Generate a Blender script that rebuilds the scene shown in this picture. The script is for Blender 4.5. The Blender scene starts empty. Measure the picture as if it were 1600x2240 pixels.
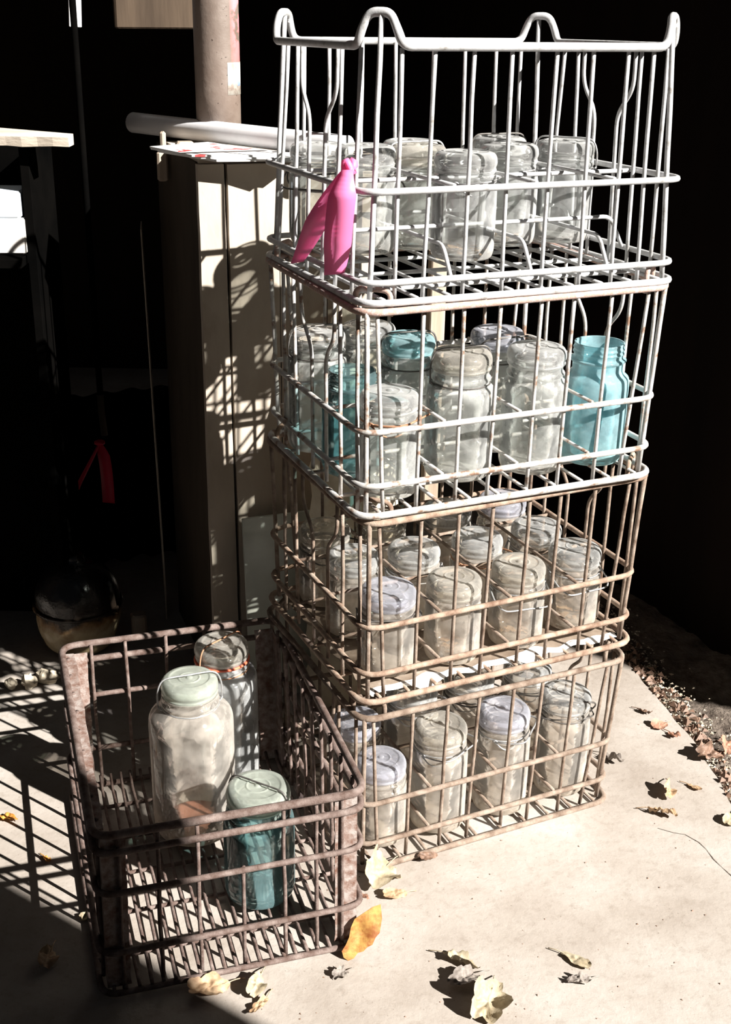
import bpy, math, random
from mathutils import Vector, Matrix, noise
random.seed(7)
sc = bpy.context.scene
C = sc.collection
PI = math.pi

# ------------------------------------------------------------------ camera, light, exposure
F_PX, PITCH, ROLL, CAM_Z = 2696.6, 0.39554, 0.01636, 1.19654
cam_d = bpy.data.cameras.new('camera'); cam = bpy.data.objects.new('camera', cam_d); C.objects.link(cam)
cam_d.sensor_fit = 'VERTICAL'; cam_d.sensor_height = 32.0; cam_d.lens = F_PX / 2240 * 32.0
cam_d.clip_start = 0.02
cam.matrix_world = Matrix.Translation((0, 0, CAM_Z)) @ Matrix.Rotation(PI / 2 - PITCH, 4, 'X') @ Matrix.Rotation(ROLL, 4, 'Z')
sc.camera = cam

world = bpy.data.worlds.new('world'); sc.world = world; world.use_nodes = True
wb = world.node_tree.nodes['Background']
wb.inputs['Color'].default_value = (0.80, 0.88, 1.0, 1); wb.inputs['Strength'].default_value = 0.028

SUN_V = Vector((-1.265, 0.847, -1.0)).normalized()
sd = bpy.data.lights.new('sun', 'SUN'); sd.energy = 16.5; sd.angle = math.radians(0.53); sd.color = (1.0, 0.965, 0.915)
so = bpy.data.objects.new('sun', sd); C.objects.link(so)
so.rotation_euler = SUN_V.to_track_quat('-Z', 'Y').to_euler(); so.location = (3, -2, 4)

sc.view_settings.view_transform = 'Standard'; sc.view_settings.look = 'None'
sc.view_settings.exposure = 0.0; sc.view_settings.gamma = 1.0
sc.view_settings.use_curve_mapping = False
sc.cycles.max_bounces = 14; sc.cycles.transparent_max_bounces = 64
sc.cycles.transmission_bounces = 12; sc.cycles.diffuse_bounces = 4

# ------------------------------------------------------------------ placement helpers
_cp, _sp = math.cos(PITCH), math.sin(PITCH)
_fw = Vector((0, _cp, -_sp)); _up = Vector((0, _sp, _cp)); _rt = Vector((1, 0, 0))
_r2 = _rt * math.cos(ROLL) + _up * math.sin(ROLL); _u2 = _up * math.cos(ROLL) - _rt * math.sin(ROLL)
EYE = Vector((0, 0, CAM_Z))
def _ray(px, py): return _fw + (px - 800) / F_PX * _r2 - (py - 1120) / F_PX * _u2
def gp(px, py, z=0.0):
    d = _ray(px, py); return EYE + d * ((z - CAM_Z) / d.z)
def toy(px, py, Y):
    d = _ray(px, py); return EYE + d * (Y / d.y)

# ------------------------------------------------------------------ material helpers
def new_mat(name):
    m = bpy.data.materials.new(name); m.use_nodes = True
    nt = m.node_tree; nt.nodes.clear()
    out = nt.nodes.new('ShaderNodeOutputMaterial')
    return m, nt, out
def N(nt, t, **kw):
    n = nt.nodes.new(t)
    for k, v in kw.items():
        if k in n.inputs: n.inputs[k].default_value = v
        else: setattr(n, k, v)
    return n
def L(nt, a, b): nt.links.new(a, b)
def col(c): return (c[0], c[1], c[2], 1)
def ramp(nt, fac, stops):
    r = nt.nodes.new('ShaderNodeValToRGB'); L(nt, fac, r.inputs[0])
    e = r.color_ramp.elements
    while len(e) < len(stops): e.new(0.5)
    for k, (p, c) in enumerate(stops): e[k].position = p; e[k].color = col(c) if len(c) == 3 else c
    return r
def coords(nt, scale=(1, 1, 1), kind='Object'):
    tc = nt.nodes.new('ShaderNodeTexCoord'); mp = nt.nodes.new('ShaderNodeMapping')
    mp.inputs['Scale'].default_value = scale; L(nt, tc.outputs[kind], mp.inputs[0]); return mp.outputs[0]
def geo_pos(nt, scale=(1, 1, 1)):
    g = nt.nodes.new('ShaderNodeNewGeometry'); mp = nt.nodes.new('ShaderNodeMapping')
    mp.inputs['Scale'].default_value = scale; L(nt, g.outputs['Position'], mp.inputs[0]); return mp.outputs[0]
def noise_tex(nt, vec, scale, detail=4, rough=0.6):
    n = N(nt, 'ShaderNodeTexNoise', Scale=scale, Detail=detail, Roughness=rough); L(nt, vec, n.inputs['Vector']); return n.outputs['Fac']
def simple(name, stops, scale=20, rough=0.7, metal=0.0, bump=0.2, bscale=150, spec=0.4, stretch=(1, 1, 1), bdist=0.001, rough2=None):
    m, nt, out = new_mat(name)
    v = geo_pos(nt, stretch)
    f = noise_tex(nt, v, scale, 6)
    r = ramp(nt, f, stops)
    p = N(nt, 'ShaderNodeBsdfPrincipled', Roughness=rough, Metallic=metal)
    p.inputs['Specular IOR Level'].default_value = spec
    L(nt, r.outputs[0], p.inputs['Base Color'])
    if rough2 is not None:
        rr = ramp(nt, f, [(0.35, (rough,) * 3), (0.7, (rough2,) * 3)]); L(nt, rr.outputs[0], p.inputs['Roughness'])
    if bump:
        b = N(nt, 'ShaderNodeBump', Strength=bump, Distance=bdist)
        L(nt, noise_tex(nt, v, bscale, 5), b.inputs['Height']); L(nt, b.outputs[0], p.inputs['Normal'])
    L(nt, p.outputs[0], out.inputs[0]); return m

M = {}
M['galv'] = simple('galvanised_wire', [(0.30, (0.24, 0.22, 0.20)), (0.42, (0.44, 0.44, 0.435)), (0.75, (0.58, 0.58, 0.60))], 60, 0.5, 0.15, 0.25, 500, 0.5)
M['galv_rust'] = simple('weathered_wire', [(0.36, (0.20, 0.12, 0.08)), (0.46, (0.40, 0.38, 0.35)), (0.75, (0.56, 0.56, 0.58))], 45, 0.6, 0.15, 0.35, 400)
M['rim_rust'] = simple('pink_rust', [(0.33, (0.44, 0.40, 0.39)), (0.5, (0.38, 0.24, 0.19)), (0.7, (0.48, 0.38, 0.34))], 90, 0.8, 0.0, 0.6, 700)
M['rust_tan'] = simple('tan_rust', [(0.30, (0.12, 0.065, 0.04)), (0.5, (0.26, 0.185, 0.135)), (0.72, (0.37, 0.305, 0.245))], 50, 0.85, 0.0, 0.7, 600)
M['rust_brown'] = simple('brown_rust', [(0.30, (0.09, 0.055, 0.036)), (0.5, (0.195, 0.145, 0.11)), (0.72, (0.295, 0.24, 0.195))], 55, 0.85, 0.0, 0.7, 600)
M['rust_dark'] = simple('dark_rust', [(0.30, (0.06, 0.032, 0.022)), (0.5, (0.125, 0.088, 0.075)), (0.72, (0.21, 0.165, 0.145))], 70, 0.8, 0.1, 0.8, 500)
M['post'] = simple('rusted_sheet', [(0.32, (0.13, 0.06, 0.04)), (0.48, (0.22, 0.155, 0.13)), (0.65, (0.33, 0.285, 0.26))], 80, 0.7, 0.2, 0.8, 350)
M['bail'] = simple('bail_steel', [(0.3, (0.25, 0.24, 0.23)), (0.7, (0.55, 0.56, 0.57))], 80, 0.4, 0.6, 0.1, 400)
M['bail_rust'] = simple('bail_rusty', [(0.3, (0.22, 0.09, 0.04)), (0.7, (0.40, 0.24, 0.15))], 80, 0.7, 0.1, 0.3, 400)
M['bail_dark'] = simple('bail_dark', [(0.3, (0.05, 0.045, 0.04)), (0.7, (0.14, 0.13, 0.12))], 80, 0.5, 0.4, 0.2, 400)
M['red_gasket'] = simple('red_rubber', [(0.3, (0.50, 0.07, 0.03)), (0.7, (0.72, 0.16, 0.08))], 60, 0.6, 0, 0.2, 200)
M['residue'] = simple('rusty_residue', [(0.35, (0.16, 0.06, 0.03)), (0.6, (0.30, 0.14, 0.09))], 30, 0.8)
M['shade_black'] = simple('painted_shade_black', [(0.3, (0.0012, 0.0012, 0.0012)), (0.7, (0.003, 0.0027, 0.0024))], 8, 1.0, 0, 0.2, 60, 0.0)  # near-black that puts deep shade into the colour
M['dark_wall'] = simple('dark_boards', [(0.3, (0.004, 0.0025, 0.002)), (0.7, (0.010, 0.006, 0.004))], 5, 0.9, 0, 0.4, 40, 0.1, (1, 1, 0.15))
M['wood'] = simple('grey_brown_wood', [(0.3, (0.24, 0.18, 0.13)), (0.7, (0.46, 0.38, 0.30))], 26, 0.8, 0, 0.5, 90, 0.3, (1, 1, 0.1), 0.002)
M['brown_board'] = simple('brown_board', [(0.3, (0.025, 0.016, 0.010)), (0.7, (0.075, 0.052, 0.034))], 20, 0.8, 0, 0.5, 90, 0.2, (1, 1, 0.1), 0.002)
M['tan_paper'] = simple('dusty_paper', [(0.35, (0.14, 0.10, 0.07)), (0.6, (0.24, 0.19, 0.145)), (0.8, (0.40, 0.36, 0.31))], 25, 0.9, 0, 0.4, 120)
M['plank'] = simple('dusty_plank', [(0.3, (0.40, 0.33, 0.26)), (0.7, (0.62, 0.55, 0.46))], 26, 0.85, 0, 0.6, 120, 0.3, (0.3, 1, 1), 0.002)
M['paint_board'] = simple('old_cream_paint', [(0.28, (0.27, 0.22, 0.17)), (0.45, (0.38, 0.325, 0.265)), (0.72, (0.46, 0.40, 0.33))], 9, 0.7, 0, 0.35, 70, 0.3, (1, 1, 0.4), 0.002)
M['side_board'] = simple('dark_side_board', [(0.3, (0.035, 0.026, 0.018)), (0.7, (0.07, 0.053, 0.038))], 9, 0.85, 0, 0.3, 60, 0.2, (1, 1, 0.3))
M['white_paper'] = simple('white_paper', [(0.3, (0.72, 0.71, 0.69)), (0.7, (0.85, 0.85, 0.84))], 12, 0.6, 0, 0.1, 60)
M['cream_sack'] = simple('cream_sack', [(0.3, (0.58, 0.50, 0.36)), (0.7, (0.82, 0.76, 0.62))], 22, 0.7, 0, 0.5, 60, 0.3, (1, 1, 1), 0.003)
M['white_tin'] = simple('white_tin', [(0.3, (0.75, 0.68, 0.58)), (0.6, (0.88, 0.87, 0.85))], 14, 0.5, 0, 0.15, 60)
M['blue_lid'] = simple('pale_blue_lid', [(0.3, (0.60, 0.68, 0.78)), (0.7, (0.72, 0.80, 0.90))], 14, 0.35, 0, 0.1, 60)
M['roll'] = simple('white_vinyl', [(0.3, (0.66, 0.65, 0.66)), (0.7, (0.80, 0.79, 0.80))], 14, 0.4, 0, 0.1, 60)
M['stone'] = simple('broken_stone', [(0.3, (0.30, 0.25, 0.18)), (0.7, (0.58, 0.51, 0.40))], 40, 0.9, 0, 0.8, 120, 0.2, (1, 1, 1), 0.003)

def ribbon_mat(name, c):
    m, nt, out = new_mat(name)
    d = N(nt, 'ShaderNodeBsdfPrincipled', Roughness=0.35); d.inputs['Base Color'].default_value = col(c)
    t = N(nt, 'ShaderNodeBsdfTranslucent'); t.inputs[0].default_value = col(c)
    mx = N(nt, 'ShaderNodeMixShader'); mx.inputs[0].default_value = 0.4
    L(nt, d.outputs[0], mx.inputs[1]); L(nt, t.outputs[0], mx.inputs[2]); L(nt, mx.outputs[0], out.inputs[0]); return m
M['pink'] = ribbon_mat('pink_tape', (0.96, 0.28, 0.55))
M['red_ribbon'] = ribbon_mat('red_tape', (0.85, 0.05, 0.12))

def leaf_mat(name, c1, c2):
    m, nt, out = new_mat(name)
    v = coords(nt)
    r = ramp(nt, noise_tex(nt, v, 60, 6), [(0.35, c1), (0.65, c2)])
    d = N(nt, 'ShaderNodeBsdfPrincipled', Roughness=0.6); L(nt, r.outputs[0], d.inputs['Base Color'])
    t = N(nt, 'ShaderNodeBsdfTranslucent'); L(nt, r.outputs[0], t.inputs[0])
    mx = N(nt, 'ShaderNodeMixShader'); mx.inputs[0].default_value = 0.3
    b = N(nt, 'ShaderNodeBump', Strength=0.5, Distance=0.001); L(nt, noise_tex(nt, v, 250, 4), b.inputs['Height']); L(nt, b.outputs[0], d.inputs['Normal'])
    L(nt, d.outputs[0], mx.inputs[1]); L(nt, t.outputs[0], mx.inputs[2]); L(nt, mx.outputs[0], out.inputs[0]); return m
M['leaf_orange'] = leaf_mat('orange_leaf', (0.42, 0.14, 0.02), (0.85, 0.50, 0.12))
M['leaf_big'] = leaf_mat('big_orange_leaf', (0.26, 0.085, 0.018), (0.50, 0.30, 0.08))
M['leaf_tan'] = leaf_mat('tan_leaf', (0.36, 0.22, 0.12), (0.60, 0.44, 0.28))
M['leaf_cream'] = leaf_mat('cream_leaf', (0.34, 0.27, 0.17), (0.54, 0.47, 0.34))
M['leaf_brown'] = leaf_mat('brown_leaf', (0.12, 0.07, 0.045), (0.32, 0.20, 0.14))
M['leaf_pink'] = leaf_mat('russet_leaf', (0.34, 0.17, 0.11), (0.55, 0.32, 0.22))
M['leaf_grey'] = leaf_mat('grey_leaf', (0.17, 0.14, 0.12), (0.34, 0.30, 0.26))

def glass_mat(name, tint, dust, dustcol, haze=0.10, edge=(0.78, 0.80, 0.78), edge_amt=0.55, stain=(0.50, 0.40, 0.28), stain_amt=0.35, seed=0.0, zmax=0.03, solid=False):
    """thin dusty glass: tinted pass-through, fresnel gloss, dust film, darker silhouettes"""
    m, nt, out = new_mat(name)
    tc = nt.nodes.new('ShaderNodeTexCoord')
    oi = nt.nodes.new('ShaderNodeObjectInfo')
    addv = N(nt, 'ShaderNodeVectorMath', operation='MULTIPLY_ADD'); L(nt, oi.outputs['Random'], addv.inputs[0])
    addv.inputs[1].default_value = (7, 7, 7); L(nt, tc.outputs['Object'], addv.inputs[2])
    vec = addv.outputs[0]
    bn = N(nt, 'ShaderNodeTexNoise', Scale=26, Detail=3); L(nt, vec, bn.inputs['Vector'])
    bump = N(nt, 'ShaderNodeBump', Strength=0.35, Distance=0.003); L(nt, bn.outputs['Fac'], bump.inputs['Height'])
    lw = N(nt, 'ShaderNodeLayerWeight', Blend=0.5); L(nt, bump.outputs[0], lw.inputs['Normal'])
    tr = N(nt, 'ShaderNodeBsdfTransparent'); tr.inputs[0].default_value = col(tint)
    if solid:
        tr = N(nt, 'ShaderNodeBsdfRefraction', IOR=1.45, Roughness=0.02); tr.inputs[0].default_value = col(tint); L(nt, bump.outputs[0], tr.inputs['Normal'])
    # silhouettes: longer path through the wall of the jar, so a deeper tint
    etr = N(nt, 'ShaderNodeBsdfTransparent'); etr.inputs[0].default_value = col([max(0, t * t * 0.75) for t in tint])
    ef = N(nt, 'ShaderNodeMath', operation='POWER'); L(nt, lw.outputs['Facing'], ef.inputs[0]); ef.inputs[1].default_value = 4.0
    mt = N(nt, 'ShaderNodeMixShader')
    if not solid: L(nt, ef.outputs[0], mt.inputs[0])
    else: mt.inputs[0].default_value = 0.0
    L(nt, tr.outputs[0], mt.inputs[1]); L(nt, etr.outputs[0], mt.inputs[2])
    # dust and haze
    dn = N(nt, 'ShaderNodeTexNoise', Scale=30, Detail=8, Roughness=0.65); L(nt, vec, dn.inputs['Vector'])
    dr = ramp(nt, dn.outputs['Fac'], [(0.38, (haze, haze, haze)), (0.66, (dust, dust, dust))])
    e2 = N(nt, 'ShaderNodeMath', operation='POWER'); L(nt, lw.outputs['Facing'], e2.inputs[0]); e2.inputs[1].default_value = 3.0
    e3 = N(nt, 'ShaderNodeMath', operation='MULTIPLY'); L(nt, e2.outputs[0], e3.inputs[0]); e3.inputs[1].default_value = edge_amt
    ad = N(nt, 'ShaderNodeMath', operation='ADD', use_clamp=True); L(nt, dr.outputs[0], ad.inputs[0]); L(nt, e3.outputs[0], ad.inputs[1])
    sep = N(nt, 'ShaderNodeSeparateXYZ'); L(nt, tc.outputs['Object'], sep.inputs[0])
    zr = N(nt, 'ShaderNodeMapRange'); L(nt, sep.outputs['Z'], zr.inputs['Value'])
    zr.inputs['From Min'].default_value = zmax; zr.inputs['From Max'].default_value = 0.0; zr.inputs['To Max'].default_value = stain_amt
    sn = N(nt, 'ShaderNodeMath', operation='MULTIPLY'); L(nt, zr.outputs[0], sn.inputs[0]); L(nt, dn.outputs['Fac'], sn.inputs[1])
    ad2 = N(nt, 'ShaderNodeMath', operation='ADD', use_clamp=True); L(nt, ad.outputs[0], ad2.inputs[0]); L(nt, sn.outputs[0], ad2.inputs[1])
    cm = N(nt, 'ShaderNodeMix', data_type='RGBA'); L(nt, zr.outputs[0], cm.inputs['Factor'])
    cm.inputs['A'].default_value = col(dustcol); cm.inputs['B'].default_value = col(stain)
    df = N(nt, 'ShaderNodeBsdfDiffuse'); L(nt, cm.outputs['Result'], df.inputs[0])
    tl = N(nt, 'ShaderNodeBsdfTranslucent'); L(nt, cm.outputs['Result'], tl.inputs[0])
    md = N(nt, 'ShaderNodeMixShader'); md.inputs[0].default_value = 0.42; L(nt, df.outputs[0], md.inputs[1]); L(nt, tl.outputs[0], md.inputs[2])
    m1 = N(nt, 'ShaderNodeMixShader'); L(nt, ad2.outputs[0], m1.inputs[0]); L(nt, mt.outputs[0], m1.inputs[1]); L(nt, md.outputs[0], m1.inputs[2])
    gl = N(nt, 'ShaderNodeBsdfGlossy', Roughness=0.09); gl.inputs[0].default_value = (1, 1, 1, 1); L(nt, bump.outputs[0], gl.inputs['Normal'])
    fr = N(nt, 'ShaderNodeFresnel', IOR=1.45); L(nt, bump.outputs[0], fr.inputs['Normal'])
    m2 = N(nt, 'ShaderNodeMixShader'); L(nt, fr.outputs[0], m2.inputs[0]); L(nt, m1.outputs[0], m2.inputs[1]); L(nt, gl.outputs[0], m2.inputs[2])
    L(nt, m2.outputs[0], out.inputs[0]); return m
G = {}
G['clear'] = glass_mat('clear_glass', (0.97, 0.98, 0.97), 0.32, (0.93, 0.94, 0.91), 0.11, edge_amt=0.75)
G['clean'] = glass_mat('bright_clear_glass', (0.97, 0.98, 0.975), 0.28, (0.94, 0.95, 0.94), 0.09, edge_amt=0.75)
G['dusty'] = glass_mat('dusty_glass', (0.975, 0.968, 0.955), 0.27, (0.95, 0.88, 0.79), 0.09, edge_amt=0.7, stain_amt=0.7, zmax=0.05)
G['aqua'] = glass_mat('aqua_glass', (0.66, 0.89, 0.92), 0.50, (0.56, 0.84, 0.90), 0.28, edge_amt=0.5, stain=(0.42, 0.60, 0.52), zmax=0.06)
G['aqua_dirty'] = glass_mat('dim_aqua_glass', (0.80, 0.93, 0.94), 0.20, (0.40, 0.64, 0.66), 0.08, edge_amt=0.3, stain=(0.3, 0.55, 0.58), zmax=0.09)  # dimmer copy of aqua, the unlit left jar's shade put in its colour
G['lid_clear'] = glass_mat('lid_glass', (0.96, 0.97, 0.96), 0.28, (0.95, 0.95, 0.93), 0.11, edge_amt=0.8, stain_amt=0.0)
G['lid_violet'] = glass_mat('violet_lid_glass', (0.92, 0.93, 0.98), 0.32, (0.88, 0.89, 0.98), 0.17, edge_amt=0.6, stain_amt=0.0)
G['lid_dusty'] = glass_mat('dusty_lid_glass', (0.92, 0.91, 0.87), 0.34, (0.93, 0.88, 0.79), 0.15, edge_amt=0.5, stain_amt=0.0)
G['lid_milky'] = glass_mat('milky_green_lid_glass', (0.80, 0.86, 0.80), 0.60, (0.62, 0.66, 0.58), 0.40, edge_amt=0.4, stain_amt=0.0)
G['lid_aqua'] = glass_mat('aqua_lid_glass', (0.55, 0.84, 0.87), 0.45, (0.55, 0.82, 0.86), 0.25, edge_amt=0.5, stain_amt=0.0)
G['frost'] = None

# concrete
def concrete():
    m, nt, out = new_mat('concrete_slab')
    v = geo_pos(nt)
    a = ramp(nt, noise_tex(nt, v, 3.5, 8, 0.62), [(0.32, (0.26, 0.222, 0.187)), (0.5, (0.335, 0.297, 0.26)), (0.68, (0.405, 0.378, 0.348))])
    b = ramp(nt, noise_tex(nt, v, 60, 8, 0.75), [(0.28, (0.62, 0.58, 0.53)), (0.5, (1, 1, 1))])
    mx = N(nt, 'ShaderNodeMix', data_type='RGBA', blend_type='MULTIPLY'); mx.inputs['Factor'].default_value = 0.55
    L(nt, a.outputs[0], mx.inputs['A']); L(nt, b.outputs[0], mx.inputs['B'])
    c = ramp(nt, noise_tex(nt, v, 190, 3, 0.6), [(0.27, (0.35, 0.30, 0.25)), (0.33, (1, 1, 1))])
    m2 = N(nt, 'ShaderNodeMix', data_type='RGBA', blend_type='MULTIPLY'); m2.inputs['Factor'].default_value = 0.7
    L(nt, mx.outputs['Result'], m2.inputs['A']); L(nt, c.outputs[0], m2.inputs['B'])
    p = N(nt, 'ShaderNodeBsdfPrincipled', Roughness=0.85); p.inputs['Specular IOR Level'].default_value = 0.3
    L(nt, m2.outputs['Result'], p.inputs['Base Color'])
    bp = N(nt, 'ShaderNodeBump', Strength=0.45, Distance=0.002); L(nt, noise_tex(nt, v, 90, 8, 0.7), bp.inputs['Height'])
    L(nt, bp.outputs[0], p.inputs['Normal']); L(nt, p.outputs[0], out.inputs[0]); return m
M['concrete'] = concrete()
M['dirt'] = simple('dirt', [(0.3, (0.06, 0.045, 0.036)), (0.7, (0.20, 0.165, 0.135))], 30, 0.95, 0, 1.0, 120, 0.1, (1, 1, 1), 0.006)

def frost():
    m, nt, out = new_mat('frosted_pane')
    v = geo_pos(nt)
    r = ramp(nt, noise_tex(nt, v, 7, 5), [(0.35, (0.40, 0.42, 0.37)), (0.65, (0.56, 0.60, 0.54))])
    p = N(nt, 'ShaderNodeBsdfPrincipled', Roughness=0.3); L(nt, r.outputs[0], p.inputs['Base Color']); L(nt, p.outputs[0], out.inputs[0]); return m
M['frost'] = frost()

# pipe with pink paint streak and a worn label band (positions on the pipe itself)
def pipe_mat():
    m, nt, out = new_mat('brown_pipe')
    tc = nt.nodes.new('ShaderNodeTexCoord'); sep = N(nt, 'ShaderNodeSeparateXYZ'); L(nt, tc.outputs['Object'], sep.inputs[0])
    v = tc.outputs['Object']
    base = ramp(nt, noise_tex(nt, v, 25, 6), [(0.3, (0.115, 0.083, 0.066)), (0.7, (0.165, 0.13, 0.108))])
    # pink painted strip on +x side above 0.06
    gx = N(nt, 'ShaderNodeMapRange'); L(nt, sep.outputs['X'], gx.inputs['Value']); gx.inputs['From Min'].default_value = 0.026; gx.inputs['From Max'].default_value = 0.033
    gz = N(nt, 'ShaderNodeMapRange'); L(nt, sep.outputs['Z'], gz.inputs['Value']); gz.inputs['From Min'].default_value = 0.09; gz.inputs['From Max'].default_value = 0.20
    nn = ramp(nt, noise_tex(nt, v, 45, 6), [(0.42, (0, 0, 0)), (0.52, (1, 1, 1))])
    mul = N(nt, 'ShaderNodeMath', operation='MULTIPLY'); L(nt, gx.outputs[0], mul.inputs[0]); L(nt, gz.outputs[0], mul.inputs[1])
    mul2 = N(nt, 'ShaderNodeMath', operation='MULTIPLY'); L(nt, mul.outputs[0], mul2.inputs[0]); L(nt, nn.outputs[0], mul2.inputs[1])
    mx = N(nt, 'ShaderNodeMix', data_type='RGBA'); L(nt, mul2.outputs[0], mx.inputs['Factor']); L(nt, base.outputs[0], mx.inputs['A']); mx.inputs['B'].default_value = (0.80, 0.20, 0.22, 1)
    sp = ramp(nt, noise_tex(nt, v, 130, 2), [(0.28, (0.25, 0.2, 0.17)), (0.32, (1, 1, 1))])
    m2 = N(nt, 'ShaderNodeMix', data_type='RGBA', blend_type='MULTIPLY'); m2.inputs['Factor'].default_value = 1
    L(nt, mx.outputs['Result'], m2.inputs['A']); L(nt, sp.outputs[0], m2.inputs['B'])
    p = N(nt, 'ShaderNodeBsdfPrincipled', Roughness=0.55); L(nt, m2.outputs['Result'], p.inputs['Base Color'])
    b = N(nt, 'ShaderNodeBump', Strength=0.3, Distance=0.002); L(nt, noise_tex(nt, v, 110, 4), b.inputs['Height']); L(nt, b.outputs[0], p.inputs['Normal'])
    L(nt, p.outputs[0], out.inputs[0]); return m
M['pipe'] = pipe_mat()
M['label'] = simple('worn_label', [(0.38, (0.24, 0.19, 0.16)), (0.5, (0.36, 0.34, 0.30)), (0.7, (0.42, 0.41, 0.38))], 70, 0.6, 0, 0.1, 100)
M['label_blue'] = simple('worn_label_blue', [(0.35, (0.60, 0.60, 0.58)), (0.5, (0.30, 0.42, 0.62))], 120, 0.6, 0, 0.0, 100)
M['tank'] = None
def tank_mat():
    m, nt, out = new_mat('tarry_tank')
    tc = nt.nodes.new('ShaderNodeTexCoord'); v = tc.outputs['Object']; sep = N(nt, 'ShaderNodeSeparateXYZ'); L(nt, v, sep.inputs[0])
    n = noise_tex(nt, v, 14, 6)
    zr = N(nt, 'ShaderNodeMapRange'); L(nt, sep.outputs['Z'], zr.inputs['Value']); zr.inputs['From Min'].default_value = 0.13; zr.inputs['From Max'].default_value = 0.05
    mu = N(nt, 'ShaderNodeMath', operation='MULTIPLY'); L(nt, n, mu.inputs[0]); L(nt, zr.outputs[0], mu.inputs[1])
    r = ramp(nt, mu.outputs[0], [(0.0, (0.006, 0.006, 0.006)), (0.28, (0.03, 0.02, 0.014)), (0.36, (0.26, 0.15, 0.07)), (0.5, (0.50, 0.40, 0.25))])  # rust stops also paint the light and glints low on the tank
    p = N(nt, 'ShaderNodeBsdfPrincipled', Roughness=0.25); L(nt, r.outputs[0], p.inputs['Base Color'])
    b = N(nt, 'ShaderNodeBump', Strength=0.6, Distance=0.006); L(nt, noise_tex(nt, v, 28, 5), b.inputs['Height']); L(nt, b.outputs[0], p.inputs['Normal'])
    L(nt, p.outputs[0], out.inputs[0]); return m
M['tank'] = tank_mat()
def mag_mat():
    m, nt, out = new_mat('magazine_cover')
    v = coords(nt)
    r = ramp(nt, noise_tex(nt, v, 14, 4), [(0.33, (0.68, 0.05, 0.05)), (0.42, (0.70, 0.08, 0.08)), (0.44, (0.80, 0.80, 0.80)), (0.56, (0.82, 0.82, 0.80))])
    p = N(nt, 'ShaderNodeBsdfPrincipled', Roughness=0.3); L(nt, r.outputs[0], p.inputs['Base Color']); L(nt, p.outputs[0], out.inputs[0]); return m
M['mag'] = mag_mat()

# ------------------------------------------------------------------ mesh helpers
def mesh_obj(name, verts, faces, mat, parent=None, smooth=False, loc=(0, 0, 0), rot=(0, 0, 0)):
    me = bpy.data.meshes.new(name); me.from_pydata([tuple(v) for v in verts], [], faces)
    if smooth:
        me.polygons.foreach_set('use_smooth', [True] * len(me.polygons))
    me.materials.append(mat); me.update()
    o = bpy.data.objects.new(name, me); C.objects.link(o)
    if parent: o.parent = parent
    o.location = loc; o.rotation_euler = rot
    return o
def tag(o, label, cat, group=None):
    o['label'] = label; o['category'] = cat
    if group: o['group'] = group
    return o
def structure(o): o['kind'] = 'structure'; return o
def thing(name, label, cat, loc=(0, 0, 0), rot=(0, 0, 0), group=None):
    o = bpy.data.objects.new(name, None); C.objects.link(o); o.location = loc; o.rotation_euler = rot
    o.empty_display_size = 0.05
    return tag(o, label, cat, group)
class MB:
    def __init__(s): s.v = []; s.f = []
    def add(s, v, f):
        n = len(s.v); s.v += [tuple(q) for q in v]; s.f += [tuple(i + n for i in q) for q in f]; return s
def smooth_path(pts, rad=0.01, n=4, closed=False):
    """round the corners of a polyline"""
    P = [Vector(p) for p in pts]; out = []
    m = len(P)
    for i in range(m):
        if not closed and i in (0, m - 1): out.append(P[i]); continue
        a, b, c = P[i - 1], P[i], P[(i + 1) % m]
        u = a - b; w = c - b
        if u.length < 1e-6 or w.length < 1e-6: out.append(b); continue
        k = min(rad, u.length * 0.49, w.length * 0.49)
        p, q = b + u.normalized() * k, b + w.normalized() * k
        for j in range(n + 1):
            t = j / n; out.append(p * (1 - t) ** 2 + b * 2 * t * (1 - t) + q * t * t)
    return out
def tube_geo(pts, r, closed=False, sides=8, wob=0.0):
    P = [Vector(p) for p in pts]; n = len(P); V = []; Fc = []
    up = None
    for i in range(n):
        if closed: t = (P[(i + 1) % n] - P[i - 1])
        else: t = P[min(i + 1, n - 1)] - P[max(i - 1, 0)]
        t.normalize()
        if up is None:
            up = Vector((0, 0, 1)) if abs(t.z) < 0.9 else Vector((1, 0, 0))
        up = (up - t * up.dot(t)); up.normalize(); s = t.cross(up)
        rr = r * (1 + wob * (noise.noise(P[i] * 60)))
        for k in range(sides):
            a = 2 * PI * k / sides
            V.append(P[i] + (up * math.cos(a) + s * math.sin(a)) * rr)
    m = n if closed else n - 1
    for i in range(m):
        a, b = i * sides, ((i + 1) % n) * sides
        for k in range(sides):
            k2 = (k + 1) % sides; Fc.append((a + k, a + k2, b + k2, b + k))
    if not closed:
        Fc.append(tuple(range(sides - 1, -1, -1))); Fc.append(tuple((n - 1) * sides + k for k in range(sides)))
    return V, Fc
def tube(name, pts, r, mat, parent=None, closed=False, sides=8, wob=0.0):
    v, f = tube_geo(pts, r, closed, sides, wob)
    return mesh_obj(name, v, f, mat, parent, True)
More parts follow.
